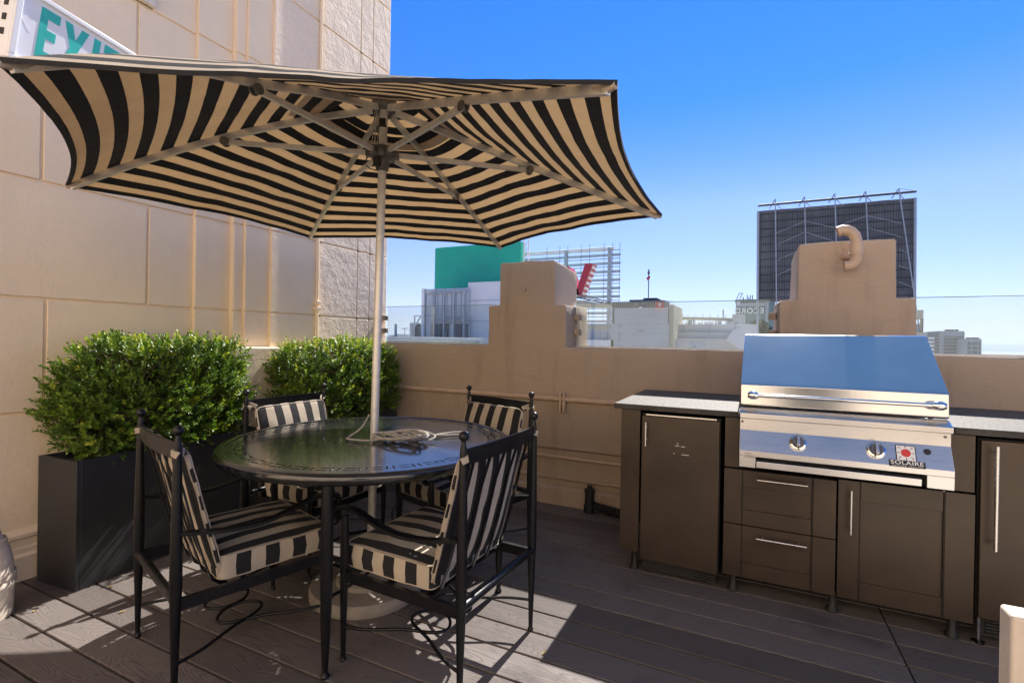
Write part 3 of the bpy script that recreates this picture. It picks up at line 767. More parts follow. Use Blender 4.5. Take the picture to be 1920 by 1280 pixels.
def rib_pt(k, u):               # u 0 hub .. 1 tip, bending at the joint
    J, Tp = JNT[k], TIP[k]
    c = [HB+Vector((0, 0, .012)), J, Tp]
    lj = (J-HB).length; lt = (Tp-J).length; uj = lj/(lj+lt)
    # smooth quadratic-ish through three points
    a = HB*((u-uj)*(u-1)/((0-uj)*(0-1)))+J*(u*(u-1)/(uj*(uj-1)))+Tp*(u*(u-uj)/(1-uj))
    if k == 5 and u > uj: a.z += .030*math.sin(PI*(u-uj)/(1-uj))
    return a
bm = BM(); tube(bm, [(-.0, 0, .1), (HB.x*.45, HB.y*.45, 1.2), (HB.x, HB.y, 2.52)], .0205, 20); link('pole', bm, MAT['alu'], umb)
bm = BM(); tube(bm, [(HB.x*.91, HB.y*.91, 2.375), (HB.x*.92, HB.y*.92, 2.42)], .0215, 20); link('pole_sticker', bm, MAT['black_flat'], umb)
bm = BM(); lathe(bm, [(0, -.035), (.05, -.035), (.062, -.02), (.062, .02), (.045, .035), (0, .035)], HB.x, HB.y, 18, HB.z); link('hub', bm, MAT['alu_dark'], umb, 30)
LH = Vector((HB.x*.86, HB.y*.86, 2.245))
bm = BM(); lathe(bm, [(.024, -.09), (.032, -.085), (.034, -.035), (.058, -.025), (.062, .0), (.058, .025), (.03, .04), (.024, .04)], LH.x, LH.y, 18, LH.z); link('runner', bm, MAT['alu_dark'], umb, 30)
bm = BM(); box(bm, LH.x-.018, LH.x+.018, LH.y-.05, LH.y-.03, LH.z-.075, LH.z-.02); tube(bm, [(LH.x-.06, LH.y-.03, LH.z), (LH.x-.085, LH.y-.04, LH.z-.05), (LH.x-.04, LH.y-.05, LH.z-.085), (LH.x, LH.y-.05, LH.z-.10), (LH.x+.02, LH.y-.045, LH.z-.08)], .003, 6); link('pulley', bm, MAT['plastic_black'], umb, 30)
bm = BM()
for dx, dy in ((-.034, -.012), (-.041, -.003), (-.047, -.013), (-.038, .012)):
    tube(bm, [(HB.x+dx, HB.y+dy, HB.z-.02), (HB.x+dx*1.2, HB.y+dy, HB.z-.12), (LH.x+dx*1.3, LH.y+dy, LH.z+.03)], .0035, 6)
link('pulley_cord', bm, MAT['rope'], umb)
for k in range(6):
    rb = BM(); off = Vector((0, 0, -.022))
    d = (JNT[k]-HB).normalized()
    pts = [HB+d*.06+off]+[rib_pt(k, u)+off for u in (.2, .35, .5, .65, .8, .9, .985)]
    tube(rb, pts, 1, 4, flat=(.0095, .0145)); rib = link('rib', rb, MAT['alu'], umb, 50)
    jb = rib_pt(k, .505)+Vector((0, 0, -.045)); side = Vector((-d.y, d.x, 0)).normalized()
    b2 = BM()
    for s in (1, -1): disc(b2, jb+side*s*.010, .021, side*s, .006, 16)
    link('joint', b2, MAT['alu_dark'], rib, 40)
    sb = BM(); ds = (jb-LH).normalized(); tube(sb, [LH+ds*.055, jb], 1, 4, flat=(.0085, .011)); link('strut', sb, MAT['alu'], rib, 50)
    kb = BM(); box(kb, -.012, .012, -.016, .016, -.02, .02)
    for v in kb.verts: v.co = LH+ds*.06+ds*v.co.x*2+side*v.co.y+Vector((0, 0, v.co.z))
    link('knuckle', kb, MAT['alu_dark'], rib, 30, .002)
    pk = BM(); t0 = rib_pt(k, .95); t1 = TIP[k]; tube(pk, [t0+Vector((0, 0, -.02)), t0.lerp(t1, .5)+Vector((0, 0, -.022)), t1+Vector((0, 0, -.012))], [.011, .015, .010], 8); link('rib_pocket', pk, MAT['piping'], rib, 60)
APO = 1.302
def panel_pt(k, u, v, cap=0):
    a, b_ = rib_pt(k, u), rib_pt((k+1) % 6, u)
    p = a.lerp(b_, v); m = 4*v*(1-v)
    h = Vector((HB.x, HB.y, p.z))
    p = p+(h-p)*(.052*m*u**2.2)               # concave hem
    p.z += -.012*m*math.sin(PI*u)+.018*m*u**3+.010*noise.noise(p*3.2)*m+.005*noise.noise(p*7+Vector((5, 0, 0)))*m+.0035*noise.noise(p*13)*(1-abs(2*v-1))**.3
    if k in (4, 5): p.z += .026*m*math.sin(PI*min(1, max(0, (u-.2)/.8)))
    p.z += cap
    return p
def canopy(u0, u1, nu, nv, cap=0):
    bm = BM(); uv = bm.loops.layers.uv.new('UVMap')
    for k in range(6):
        g = [[bm.verts.new(panel_pt(k, u0+(u1-u0)*i/nu, j/nv, cap)) for j in range(nv+1)] for i in range(nu+1)]
        for i in range(nu):
            for j in range(nv):
                f = bm.faces.new((g[i][j], g[i+1][j], g[i+1][j+1], g[i][j+1]))
                for lp, (a, b_) in zip(f.loops, ((i, j), (i+1, j), (i+1, j+1), (i, j+1))):
                    lp[uv].uv = ((u0+(u1-u0)*a/nu)*APO, b_/nv)
    bmesh.ops.remove_doubles(bm, verts=bm.verts, dist=.0005)
    bmesh.ops.recalc_face_normals(bm, faces=bm.faces[:]); return bm
cn_ = link('canopy', canopy(.17, 1.0, 44, 18), MAT['canopy'], umb, 40)
link('vent_cap', canopy(.03, .27, 10, 10, .05), MAT['canopy'], umb, 40)
hm = BM()
for k in range(6):
    A = [panel_pt(k, .986, j/24) for j in range(25)]; B = [panel_pt(k, 1.0, j/24) for j in range(25)]
    dn = Vector((0, 0, -.032))
    ra = [hm.verts.new(p+Vector((0, 0, -.004))) for p in A]; rb_ = [hm.verts.new(p+(p-HB)*.004+Vector((0, 0, .003))) for p in B]; rc = [hm.verts.new(p+(p-HB)*.003+Vector((0, 0, -.011))) for p in B]
    for j in range(24): hm.faces.new((ra[j], ra[j+1], rc[j+1], rc[j])); hm.faces.new((rc[j], rc[j+1], rb_[j+1], rb_[j]))
link('hem', hm, MAT['hem'], cn_, 60)

# rope on the table
rope = empty('rope', (TC.x+.12, TC.y+.03, TZ+.004), 0, 'coil of grey umbrella cord lying on table beside the pole', 'rope')
rg = random.Random(5); pts = []
for i in range(66):
    a = i*.62; rr1 = .072+.045*math.sin(i*.37)+.03*math.sin(i*.83+1)
    pts.append((.045+rr1*1.45*math.cos(a)+.03*math.sin(i*.29), -.005+rr1*.72*math.sin(a)+.026*math.cos(i*.21), .006+.030*abs(math.sin(i*.51))*rg.uniform(.5, 1)))
for p in ((.06, .08, .012), (.12, .14, .006), (.15, .22, .006), (.19, .29, .006), (.24, .30, .006), (.24, .24, .006), (.19, .19, .006), (.14, .14, .008)): pts.append(p)
def smooth_path(p, n=4):
    out = []
    P = [Vector(q) for q in p]
    for i in range(len(P)-1):
        p0, p1, p2, p3 = P[max(0, i-1)], P[i], P[i+1], P[min(len(P)-1, i+2)]
        for j in range(n):
            t = j/n; out.append(.5*((2*p1)+(p2-p0)*t+(2*p0-5*p1+4*p2-p3)*t*t+(3*p1-p0-3*p2+p3)*t**3))
    return out+[P[-1]]
bm = BM(); tube(bm, smooth_path(pts, 3), .0052, 7); link('coil', bm, MAT['rope'], rope)
bm = BM(); px_, py_ = UB.x-TC.x-.12, UB.y-TC.y-.03
tube(bm, smooth_path([(px_-.022, py_, .115), (px_-.045, py_-.03, .05), (px_-.085, py_-.07, .008), (px_-.05, py_-.12, .006), (px_+.06, py_-.10, .006), (px_+.12, py_-.03, .008)], 6), .0048, 7); link('loose_loop', bm, MAT['rope'], rope)

# ------------------------------------------------------------------ outdoor kitchen
FY = 2.83
def shaker(bm, x0, x1, z0, z1, rail_t, rail_b, stile_l, stile_r, y=0):
    """face frame 16 mm proud with a recessed panel"""
    box(bm, x0, x0+stile_l-.0015, y-.022, y, z0, z1); box(bm, x1-stile_r+.0040, x1, y-.022, y, z0, z1)
    box(bm, x0+stile_l+.0040, x1-stile_r-.0040, y-.022, y, z1-rail_t, z1); box(bm, x0+stile_l+.0040, x1-stile_r-.0040, y-.022, y, z0, z0+rail_b)
    box(bm, x0+stile_l-.003, x1-stile_r+.003, y-.009, y-.002, z0+rail_b-.003, z1-rail_t+.003)
    for xj in (x0+stile_l, x1-stile_r):
        if stile_r > 0 or xj < x1: box(bm, xj-.0014, xj+.0036, y-.0205, y-.001, z0+.001, z1-.001, 1)
def pull(parent, p, q, off=.035, r=.0055):
    p, q = Vector(p), Vector(q); bm = BM(); tube(bm, [p, q], r, 12)
    d = (q-p).normalized()
    for s in (p+d*.03, q-d*.03): tube(bm, [s, s+Vector((0, off, 0))], r*.7, 8)
    link('handle', bm, MAT['handle'], parent)
def kitchen_leg(parent, x, y, h=.11):
    bm = BM(); lathe(bm, [(0, 0), (.026, 0), (.026, .012), (.017, .03), (.017, h-.02), (.024, h-.01), (.024, h), (0, h)], x, y, 12); link('leg', bm, MAT['plastic_black'], parent, 30)
# fridge bay with side panel
sp = empty('side_panel', (-.6, FY, 0), 0, 'tall brown end panel at left end of outdoor kitchen', 'panel')
bm = BM(); box(bm, -.05, .055, -.018, .0, .125, .922); box(bm, -.05, -.03, .001, .89, .125, .922); link('panel', bm, MAT['cab'], sp, 30, .0015)
kitchen_leg(sp, .02, .06, .125)
fg = empty('refrigerator', (-.333, FY, 0), 0, 'under counter refrigerator with plain brown door left of the grill', 'refrigerator')
bm = BM(); box(bm, -.205, .205, .0, .86, .10, .905); link('body', bm, MAT['cab_gap'], fg, 30, .002)
bm = BM(); box(bm, -.2, .2, -.035, -.004, .098, .895); dr = link('door', bm, MAT['cab'], fg, 30, .004, 3)
pull(dr, (-.172, -.075, .735), (-.172, -.075, .865), .04)
bm = BM(); box(bm, -.18, .185, -.03, -.012, .8985, .905); link('hinge_rail', bm, MAT['handle'], fg, 30)
bm = BM(); box(bm, -.19, .19, .03, .05, .02, .098)
for i in range(5): box(bm, .08, .19, .02, .03, .03+.013*i, .037+.013*i)
link('toe_grille', bm, MAT['plastic_black'], fg, 30)
for sx_ in (-.17, .17): kitchen_leg(fg, sx_, .08, .1)
bm = BM()
for (a, b_, c) in ((-.02, .0, .745), (.01, .03, .743), (.012, .05, .70), (-.03, -.022, .703), (-.012, -.004, .757)): box(bm, a, b_, -.0356, -.0350, c, c+.003)
link('scratch', bm, MAT['white_flat'], dr, 0)
# drawers
dc = empty('drawer_cabinet', (.14, FY, 0), 0, 'brown cabinet with two drawers below the left half of grill', 'cabinet')
bm = BM(); box(bm, -.248, .244, .001, .88, .11, .655); box(bm, -.248, -.18, -.016, .5, .663, .92); link('carcass', bm, MAT['cab'], dc, 30, .0015)
for (z0, z1, rt) in ((.376, .655, .085), (.105, .370, .075)):
    bm = BM(); shaker(bm, -.248, .246, z0, z1, rt, .075, .085, .098); d = link('drawer', bm, [MAT['cab'], MAT['cab_gap']], dc, 30, .0009)
    zz = z1-.035 if z1 > .5 else z1-.045
    pull(d, (-.095, -.055, zz), (.125, -.055, zz), .04, .005)
for sx_ in (-.20, .245): kitchen_leg(dc, sx_, .05)
kb = empty('door_cabinet', (.643, FY, 0), 0, 'brown shaker door cabinet below the right half of grill', 'cabinet')
bm = BM(); box(bm, -.244, .25, .001, .88, .11, .66); box(bm, .165, .25, -.016, .5, .672, .92); link('carcass', bm, MAT['cab'], kb, 30, .0015)
bm = BM(); shaker(bm, -.249, .251, .105, .664, .09, .085, .085, .105); d = link('door', bm, [MAT['cab'], MAT['cab_gap']], kb, 30, .0009)
pull(d, (-.203, -.058, .42), (-.203, -.058, .625), .04, .0055)
for sx_ in (.20,): kitchen_leg(kb, sx_, .05)
tf = empty('freezer', (1.26, FY, 0), 0, 'under counter freezer with long steel handle at right end', 'freezer')
bm = BM(); box(bm, -.355, .355, .0, .86, .13, .91); link('body', bm, MAT['cab_gap'], tf, 30, .002)
bm = BM(); box(bm, -.352, .352, -.03, -.003, .138, .905); dr = link('door', bm, MAT['cab'], tf, 30, .003, 3)
pull(dr, (-.315, -.075, .45), (-.315, -.075, .89), .045, .0075)
bm = BM(); box(bm, -.32, .35, .06, .08, .03, .128)
for i in range(6): box(bm, -.30, .34, .05, .06, .04+.014*i, .047+.014*i)
link('vent_grille', bm, MAT['plastic_black'], tf, 30)
bm = BM(); lathe(bm, [(0, 0), (.024, 0), (.024, .006), (.008, .012), (.008, .13), (0, .13)], -.325, .05, 14); link('leg', bm, MAT['chrome'], tf, 30)
for (a, b_, lab) in ((-.69, -.048, 'left slab of dark granite countertop over the refrigerator'), (.815, 2.3, 'right slab of dark granite countertop over the freezer')):
    bm = BM(); box(bm, a-(a+b_)/2, (b_-a)/2, -.47, .47, -.015, .015); o = link('countertop', bm, [MAT['granite'], MAT['granite_edge']], None, 30, .003)
    for pf in o.data.polygons: pf.material_index = 0 if pf.normal.z > .5 else 1
    o.location = ((a+b_)/2, 3.262, .939); tag(o, lab, 'countertop', 'granite countertops')

# grill
gr = empty('grill', (.38, 2.75, .69), 0, 'built in stainless steel gas grill with closed hood and two knobs', 'grill')
def TG(bm): bmesh.ops.translate(bm, vec=(-.38, -2.75, -.69), verts=bm.verts)
bm = BM(); box(bm, -.03, .79, 2.80, 3.40, .70, .955); TG(bm); link('firebox', bm, MAT['steel'], gr, 30, .002)
# front: one folded sheet, cut for the drip tray slot
Yp = [(2.745, .985), (2.695, .968), (2.688, .962), (2.688, .938), (2.716, .934), (2.716, .878), (2.666, .784), (2.666, .757)]
bm = BM()
prism(bm, Yp+[(2.78, .757), (2.78, .985)], -.037, .782, 'x')
prism(bm, [(2.666, .7568), (2.78, .7568), (2.78, .703), (2.666, .703)], -.037, .035, 'x'); prism(bm, [(2.666, .7568), (2.78, .7568), (2.78, .703), (2.666, .703)], .69, .782, 'x')
TG(bm); cp = link('control_panel', bm, MAT['steel'], gr, 25, .0015, 2)
bm = BM(); box(bm, .036, .689, 2.72, 2.775, .704, .756); TG(bm); link('tray_recess', bm, MAT['cab_gap'], gr, 0)
bm = BM(); prism(bm, [(2.662, .707), (2.69, .703), (2.715, .703), (2.715, .737), (2.675, .742), (2.662, .737)], .038, .672, 'x'); TG(bm); link('drip_tray', bm, MAT['steel'], gr, 25, .0015)
bm = BM()
for x in (-.026, .762): disc(bm, (x, 2.716, .918), .006, (0, -1, 0), .003, 10)
TG(bm); link('screw', bm, MAT['alu_dark'], cp)
nrm = Vector((0, -(.868-.772), .034)).normalized()*1    # outward normal of the sloping band
nrm = Vector((0, -.096, .050)).normalized()
upb = Vector((0, .050, .096)).normalized()
def pan(x, t): return Vector((x, 2.666+.050*t, .784+.094*t))
for kx in (.213, .515):
    c = pan(kx, .57)
    bm = BM(); tube(bm, [c, c+nrm*.010, c+nrm*.014], [.037, .036, .031], 28); TG(bm); kn = link('knob', bm, MAT['chrome'], gr, 40)
    bm = BM(); tube(bm, [c+nrm*.013, c+nrm*.022, c+nrm*.025], [.027, .0255, .022], 28); TG(bm); link('knob_face', bm, MAT['knob'] if 'knob' in MAT else MAT['alu_dark'], kn, 40)
    bm = BM(); bar(bm, c+nrm*.030-upb*.025, c+nrm*.030+upb*.025, .013, .016); TG(bm); link('grip', bm, MAT['steel'], kn, 30, .003)
c = pan(.698, .70); bm = BM(); tube(bm, [c, c+nrm*.004], [.0135, .0125], 18); TG(bm); ib = link('ignition_button', bm, MAT['plastic_black'], gr, 40)
# badge
bo = pan(.622, .42)-Vector((.38, 2.75, .69))
mw = frame_of(bo+nrm*.0005, (1, 0, 0), upb)
def badge_poly(name, pts, d0, d1, mat, par_):
    bm = BM(); prism(bm, pts, d0, d1, 'z'); bmesh.ops.transform(bm, matrix=mw, verts=bm.verts); return link(name, bm, mat, par_, 0)
S = .036
sq = [(-S, -.022), (S, -.022), (S, .047), (S-.004, .051), (-S+.004, .051), (-S, .047)]
lo = [(-.063, -.048), (.061, -.048), (.064, -.045), (.064, -.021), (.061, -.018), (-.061, -.018), (-.064, -.021), (-.064, -.045)]
badge = badge_poly('badge', sq, 0, .0012, MAT['black_flat'], gr)
badge_poly('badge_name_plate', lo, 0, .0014, MAT['black_flat'], badge)
badge_poly('badge_field', [(-.0325, -.0175), (.0325, -.0175), (.0325, .046), (.031, .0475), (-.031, .0475), (-.0325, .046)], .0012, .0018, MAT['white_flat'], badge)
bm = BM(); cy = .0155
for i in range(8):
    a = PI/8*0+i*PI/4; r1, r2 = (.021, .029) if i % 2 == 0 else (.024, .036)
    w1, w2 = .0006, .0021
    d = Vector((math.cos(a), math.sin(a))); e = Vector((-d.y, d.x))
    if i % 4 == 2: r2 = .031
    P = [d*r1+e*w1, d*r2+e*w2, d*r2-e*w2, d*r1-e*w1]
    prism(bm, [(p.x, p.y+cy) for p in P], .0018, .0022, 'z')
bmesh.ops.transform(bm, matrix=mw, verts=bm.verts); link('badge_rays', bm, MAT['black_flat'], badge, 0)
bm = BM(); tube(bm, [(0, cy, .0018), (0, cy, .0026)], .0175, 28); bmesh.ops.transform(bm, matrix=mw, verts=bm.verts); link('badge_sun', bm, MAT['red_sun'] if 'red_sun' in MAT else MAT['red'], badge, 0)
text_mesh('badge_name', 'SOLAIRE', .0235, MAT['white_flat'], badge, mw @ Matrix.Translation((0, -.0295, .0016)), .0003, 1.08, 1.22, bold=.0003)
text_mesh('badge_caption', 'INFRARED GRILLING', .0075, MAT['white_flat'], badge, mw @ Matrix.Translation((0, -.0435, .0016)), .0002, 1.3, 1.25)
bm = BM()
for i, (a, b_) in enumerate(((.0, .032), (.0, .042), (.0, .047))): box(bm, -.012+a-.38, -.012+b_-.38, 2.6655-2.75, 2.6658-2.75, .770-.0095*i-.69, .7725-.0095*i-.69)
link('warning_print', bm, MAT['alu_dark'], cp, 0)
# hood
bm = BM()
HP = [(2.755, .990), (2.742, 1.000), (2.750, 1.098), (2.760, 1.108), (3.045, 1.352), (3.06, 1.357), (3.30, 1.357), (3.38, 1.28), (3.40, .990)]
prism(bm, HP, -.036, .782, 'x')
for v in bm.verts:
    if v.co.z > 1.2: v.co.x += .012 if v.co.x < .3 else -.006
TG(bm); hood = link('hood', bm, MAT['hood_steel'], gr, 20, .003, 2)
bm = BM(); tube(bm, [(.02-.38, -.055, 1.052-.69), (.735-.38, -.055, 1.052-.69)], .0095, 16); hd = link('hood_handle', bm, MAT['chrome'], hood)
for x, s in ((.012, 1), (.742, -1)):
    bm = BM(); tube(bm, [(x-.38-s*.016, -.055, .362), (x-.38, -.055, .362), (x-.38+s*.02, -.055, .362), (x-.38+s*.032, -.055, .362)], [.013, .021, .019, .0125], 20)
    tube(bm, [(x-.38, -.055, .362), (x-.38, .0, .362)], .0135, 16); link('handle_boss', bm, MAT['chrome'], hd, 60)

# ------------------------------------------------------------------ exit sign
sa = R(-16.5); d1 = Vector((math.sin(sa), math.cos(sa), 0)); nh = Vector((d1.y, -d1.x, 0))
tl = R(11)
su = (Vector((0, 0, 1))*math.cos(tl)+nh*math.sin(tl)).normalized(); sn = d1.cross(su)
SD = 1.95
e0 = atD(64.5, 106, SD)                      # lower left of the E
sign = empty('exit_sign', e0, 0, 'white exit sign box with green letters mounted above the umbrella', 'exit sign')
def sgn(pts, a, b_, mat, name, par_, bev=0):
    bm = BM(); prism(bm, pts, a, b_, 'z'); mm = frame_of((0, 0, 0), d1, su); bmesh.ops.transform(bm, matrix=mm, verts=bm.verts)
    return link(name, bm, mat, par_, 30, bev)
LHT = .197
SL, SR, SB, STP = -.088, .44, -.05, LHT+.035
hs_ = sgn([(SL, SB), (SR, SB), (SR, STP), (SL, STP)], -.075, -.004, MAT['sign_white'], 'housing', sign, .006)
for (a, b_, c, d) in ((SL, SR, STP-.018, STP), (SL, SR, SB, SB+.018), (SL, SL+.022, SB+.0182, STP-.0182), (SR-.02, SR, SB+.0182, STP-.0182)):
    sgn([(a, c), (b_, c), (b_, d), (a, d)], -.004, .008, MAT['sign_white'], 'frame', hs_, .003)
for y in (.03, .085, .14): sgn([(SL-.0015, y), (SL+.01, y), (SL+.01, y+.025), (SL-.0015, y+.025)], -.05, -.03, MAT['black_flat'], 'vent_slot', hs_)
def letters():
    h = LHT; t = .036; x = 0; L = []
    L.append([(0, 0), (.088, 0), (.088, .036), (t, .036), (t, .085), (.082, .085), (.082, .121), (t, .121), (t, h-.036), (.092, h-.036), (.092, h), (0, h)])
    L.append([(.113, h), (.153, h), (.178, .140), (.203, h), (.243, h), (.200, .104), (.245, 0), (.204, 0), (.178, .066), (.152, 0), (.111, 0), (.156, .104)])
    L.append([(.273, 0), (.311, 0), (.311, h), (.273, h)])
    L.append([(.378, 0), (.416, 0), (.416, h-.036), (.460, h-.036), (.460, h), (.334, h), (.334, h-.036), (.378, h-.036)])
    return L
for P in letters(): sgn([(a*.76, b_) for a, b_ in P], -.0038, -.0026, MAT['sign_green'], 'letter', hs_)
arw = [(-.062, .115), (-.03, .155), (-.022, .15), (-.05, .115), (-.022, .08), (-.03, .075)]
sgn(arw, -.0038, -.0033, MAT['sign_white'], 'arrow', hs_)
bm = BM(); mm = frame_of((0, 0, 0), d1, su)
wp = Vector((-3.45, e0.y+.30, e0.z+.30))-e0
tube(bm, [d1*.20+su*.14-sn*.06, wp], .02, 12); disc(bm, wp, .05, (1, 0, 0), .012, 20); link('mounting_arm', bm, MAT['cream_paint'], sign, 40)

# ------------------------------------------------------------------ standpipe by the wall, low white wall at the right
stp = empty('pipe_boot', (-3.115, .975, 0), 0, 'beige painted drain pipe boot with band clamps at left edge', 'pipe')
bm = BM(); lathe(bm, [(0, 0), (.112, 0), (.114, .05), (.115, .12), (.121, .14), (.124, .155), (.117, .165), (.118, .205), (.116, .21), (.112, .25), (.10, .30), (.086, .335), (.074, .36), (.062, .40), (.056, .48), (0, .48)], 0, 0, 32); wobble(bm, .003, 12); link('sleeve', bm, MAT['cream_paint'], stp, 60)
for z, r in ((.185, .1185), (.34, .0865)):
    bm = BM(); lathe(bm, [(r, z-.012), (r+.004, z-.011), (r+.004, z+.011), (r, z+.012)], 0, 0, 32); bd = link('band_clamp', bm, MAT['cream_paint'], stp, 40)
    bm = BM(); tube(bm, [(r-.006, -.02, z), (r+.022, -.005, z+.004)], .007, 8); tube(bm, [(r-.012, .02, z), (r+.02, .02, z+.004)], .007, 8); link('bolt', bm, MAT['cream_paint'], bd, 40)
bm = BM(); box(bm, .588, 2.2, 1.62, 1.69, -.02, .65); lw = link('low_wall', bm, MAT['cream_paint'], None, 30, .009, 3)
tag(lw, 'cream white low wall end at bottom right corner', 'wall')

# ------------------------------------------------------------------ unseen building behind the viewer, sized for bounce light (mirrored in grill and table)
bh = empty('penthouse', (0, -1.7, 0), 0, 'cream penthouse wall with glazed door behind the camera', 'building')
bm = BM(); box(bm, -3.44, 6, -.6, .0, 0, 4.0); link('wall', bm, MAT['wall'], bh, 30, .01)
bm = BM(); box(bm, -3.44, 6, -.001, .012, 0, .95); link('dim_band', bm, MAT['parapet'], bh, 30, .004)  # unseen darker band added to dim the wall's reflection in the grill
bm = BM(); box(bm, .2, 1.2, .013, .04, .02, 2.2); dd = link('door', bm, MAT['cream_paint'], bh, 30, .004)
bm = BM(); box(bm, .32, 1.08, .041, .046, .3, 2.05); link('pane', bm, MAT['dark_glass'], dd, 0)
for i in range(4):
    bm = BM(); box(bm, -2.9+i*.85, -2.65+i*.85, .013, .06, 0, 4.0); link('pilaster', bm, MAT['wall'], bh, 30, .008)
#CITY
# ------------------------------------------------------------------ city beyond the parapet
GZ = -46.0
MAT['green'] = simple('green_sign_cloth', (.008, .42, .26), .7, 0, .10, .6)
MAT['white_clad'] = simple('white_cladding', (.86, .81, .76), .6, 0, .06, .5)
MAT['grey_conc'] = simple('grey_concrete', (.50, .50, .49), .85, 0, .12, .35, 3, .1)
MAT['tan_conc'] = simple('pale_tan_render', (.70, .65, .58), .85, 0, .08, .3, 3, .1)
MAT['beige_far'] = simple('beige_stucco_far', (.55, .49, .37), .85, 0, .08, .4)
MAT['steel_far'] = simple('grey_painted_steel', (.40, .42, .44), .5, .3, .1, 2)
MAT['dark_steel'] = simple('dark_painted_steel', (.05, .055, .065), .6, .2, .2, 2)
MAT['roof_dark'] = simple('dark_rooftop_plant', (.045, .055, .065), .7, .1, .3, 1.5)
MAT['teal_glass'] = simple('teal_glass', (.16, .25, .25), .2, .1, .15, .3)
MAT['blue_glass'] = simple('blue_tower_glass', (.07, .11, .15), .35, .2, .25, .08)
MAT['pale_far'] = simple('pale_tower', (.34, .36, .38), .7, 0, .1, .05)
MAT['mesh_panel'] = simple('dark_billboard_back', (.15, .142, .15), .85, 0, .35, .25)
MAT['asphalt'] = simple('city_ground_cover', (.34, .31, .27), .9, 0, .3, .01)
MAT['hill'] = simple('dry_hill', (.10, .12, .09), .95, 0, .2, .001)
MAT['screen_glass'] = simple('milky_glass', (.62, .62, .64), .25, 0, .05, .6)

bm = BM(); lathe(bm, [(0, GZ), (40, GZ), (400, GZ), (4000, GZ), (30000, GZ)], 0, 0, 96); tag(link('city_ground', bm, MAT['asphalt'], None, 60), kind='structure')
bm = BM()
prev = None
for i in range(121):
    a = R(-75+150*i/120); d = 12500
    h = 48+52*(noise.noise(Vector((i*.11, 3, 0)))+.5)+18*noise.noise(Vector((i*.45, 9, 0)))
    p = (math.sin(a)*d, math.cos(a)*d); q = (math.sin(a)*(d+2600), math.cos(a)*(d+2600)); o2 = (math.sin(a)*(d-1500), math.cos(a)*(d-1500))
    row = [bm.verts.new((o2[0], o2[1], GZ-5)), bm.verts.new((p[0], p[1], h*.8)), bm.verts.new((q[0], q[1], h*1.1+10)), bm.verts.new((q[0]*1.1, q[1]*1.1, GZ-5))]
    if prev:
        for k in range(3): bm.faces.new((prev[k], row[k], row[k+1], prev[k+1]))
    prev = row
tag(link('hills', bm, MAT['hill'], None, 180), kind='structure')

def span(px0, px1, y0, y1, Y):
    """pixel rectangle of the photograph -> x0, x1, z0, z1 on the plane Y"""
    m = (y0+y1)/2; c = (px0+px1)/2
    return atY(px0, m, Y).x, atY(px1, m, Y).x, atY(c, y1, Y).z, atY(c, y0, Y).z
def C(name, px, py, Y, dep, mat, par_, off, down=None, bev=0.0):
    x0, x1, z0, z1 = span(px[0], px[1], py[0], py[1], Y)
    if down is not None: z0 = down
    bm = BM(); box(bm, x0-off[0], x1-off[0], Y-off[1], Y+dep-off[1], z0-off[2], z1-off[2])
    return link(name, bm, mat, par_, 30, bev)
def CE(name, px, Y, label, cat, group=None):
    p = atY(px, 640, Y); o = empty(name, (p.x, Y, GZ), 0, label, cat, group); return o, (p.x, Y, GZ)
def rod(name, pts, r, mat, par_, off, seg=6):
    bm = BM()
    for p, q in pts: tube(bm, [Vector(p)-Vector(off), Vector(q)-Vector(off)], r, seg)
    return link(name, bm, mat, par_, 60)

# green banner building and its white block
o, f = CE('building', 907, 58, 'white block building left of the left pillar below green wrapped sign', 'building')
C('block', (877, 1010), (527, 640), 58, 14, MAT['white_clad'], o, f, GZ)
C('joint', (877.5, 1010), (561.5, 562.6), 57.97, .05, MAT['steel_far'], o, f)
C('joint', (877.5, 1010), (601.5, 602.6), 57.97, .05, MAT['steel_far'], o, f)
o, f = CE('billboard', 895, 64, 'large plain green wrapped billboard above the white block building', 'billboard')
x0, x1, z0, z1 = span(810, 976, 459, 545, 64)
bm = BM()
P = [(x0+.0, 64.9), (x0+.25, 64.4), (x0+.8, 64.1), (x0+1.8, 64), (x1, 64), (x1, 65.5), (x0, 65.5)]
prism(bm, [(a-f[0], b-f[1]) for a, b in P], z0-2-f[2], z1-f[2], 'z'); link('green_panel', bm, MAT['green'], o, 40)
rod('edge_mast', [((x1+.35, 64.3, z0-4), (x1+.35, 64.3, z1+1.2)), ((x1+.85, 64.8, z0-4), (x1+.85, 64.8, z1+1.2))]+[((x1+.35, 64.3, z0+i*.9), (x1+.85, 64.8, z0+i*.9+.45)) for i in range(9)], .09, MAT['white_clad'], o, f)
C('support', (830, 960), (545, 640), 64.6, 1, MAT['grey_conc'], o, f, GZ)
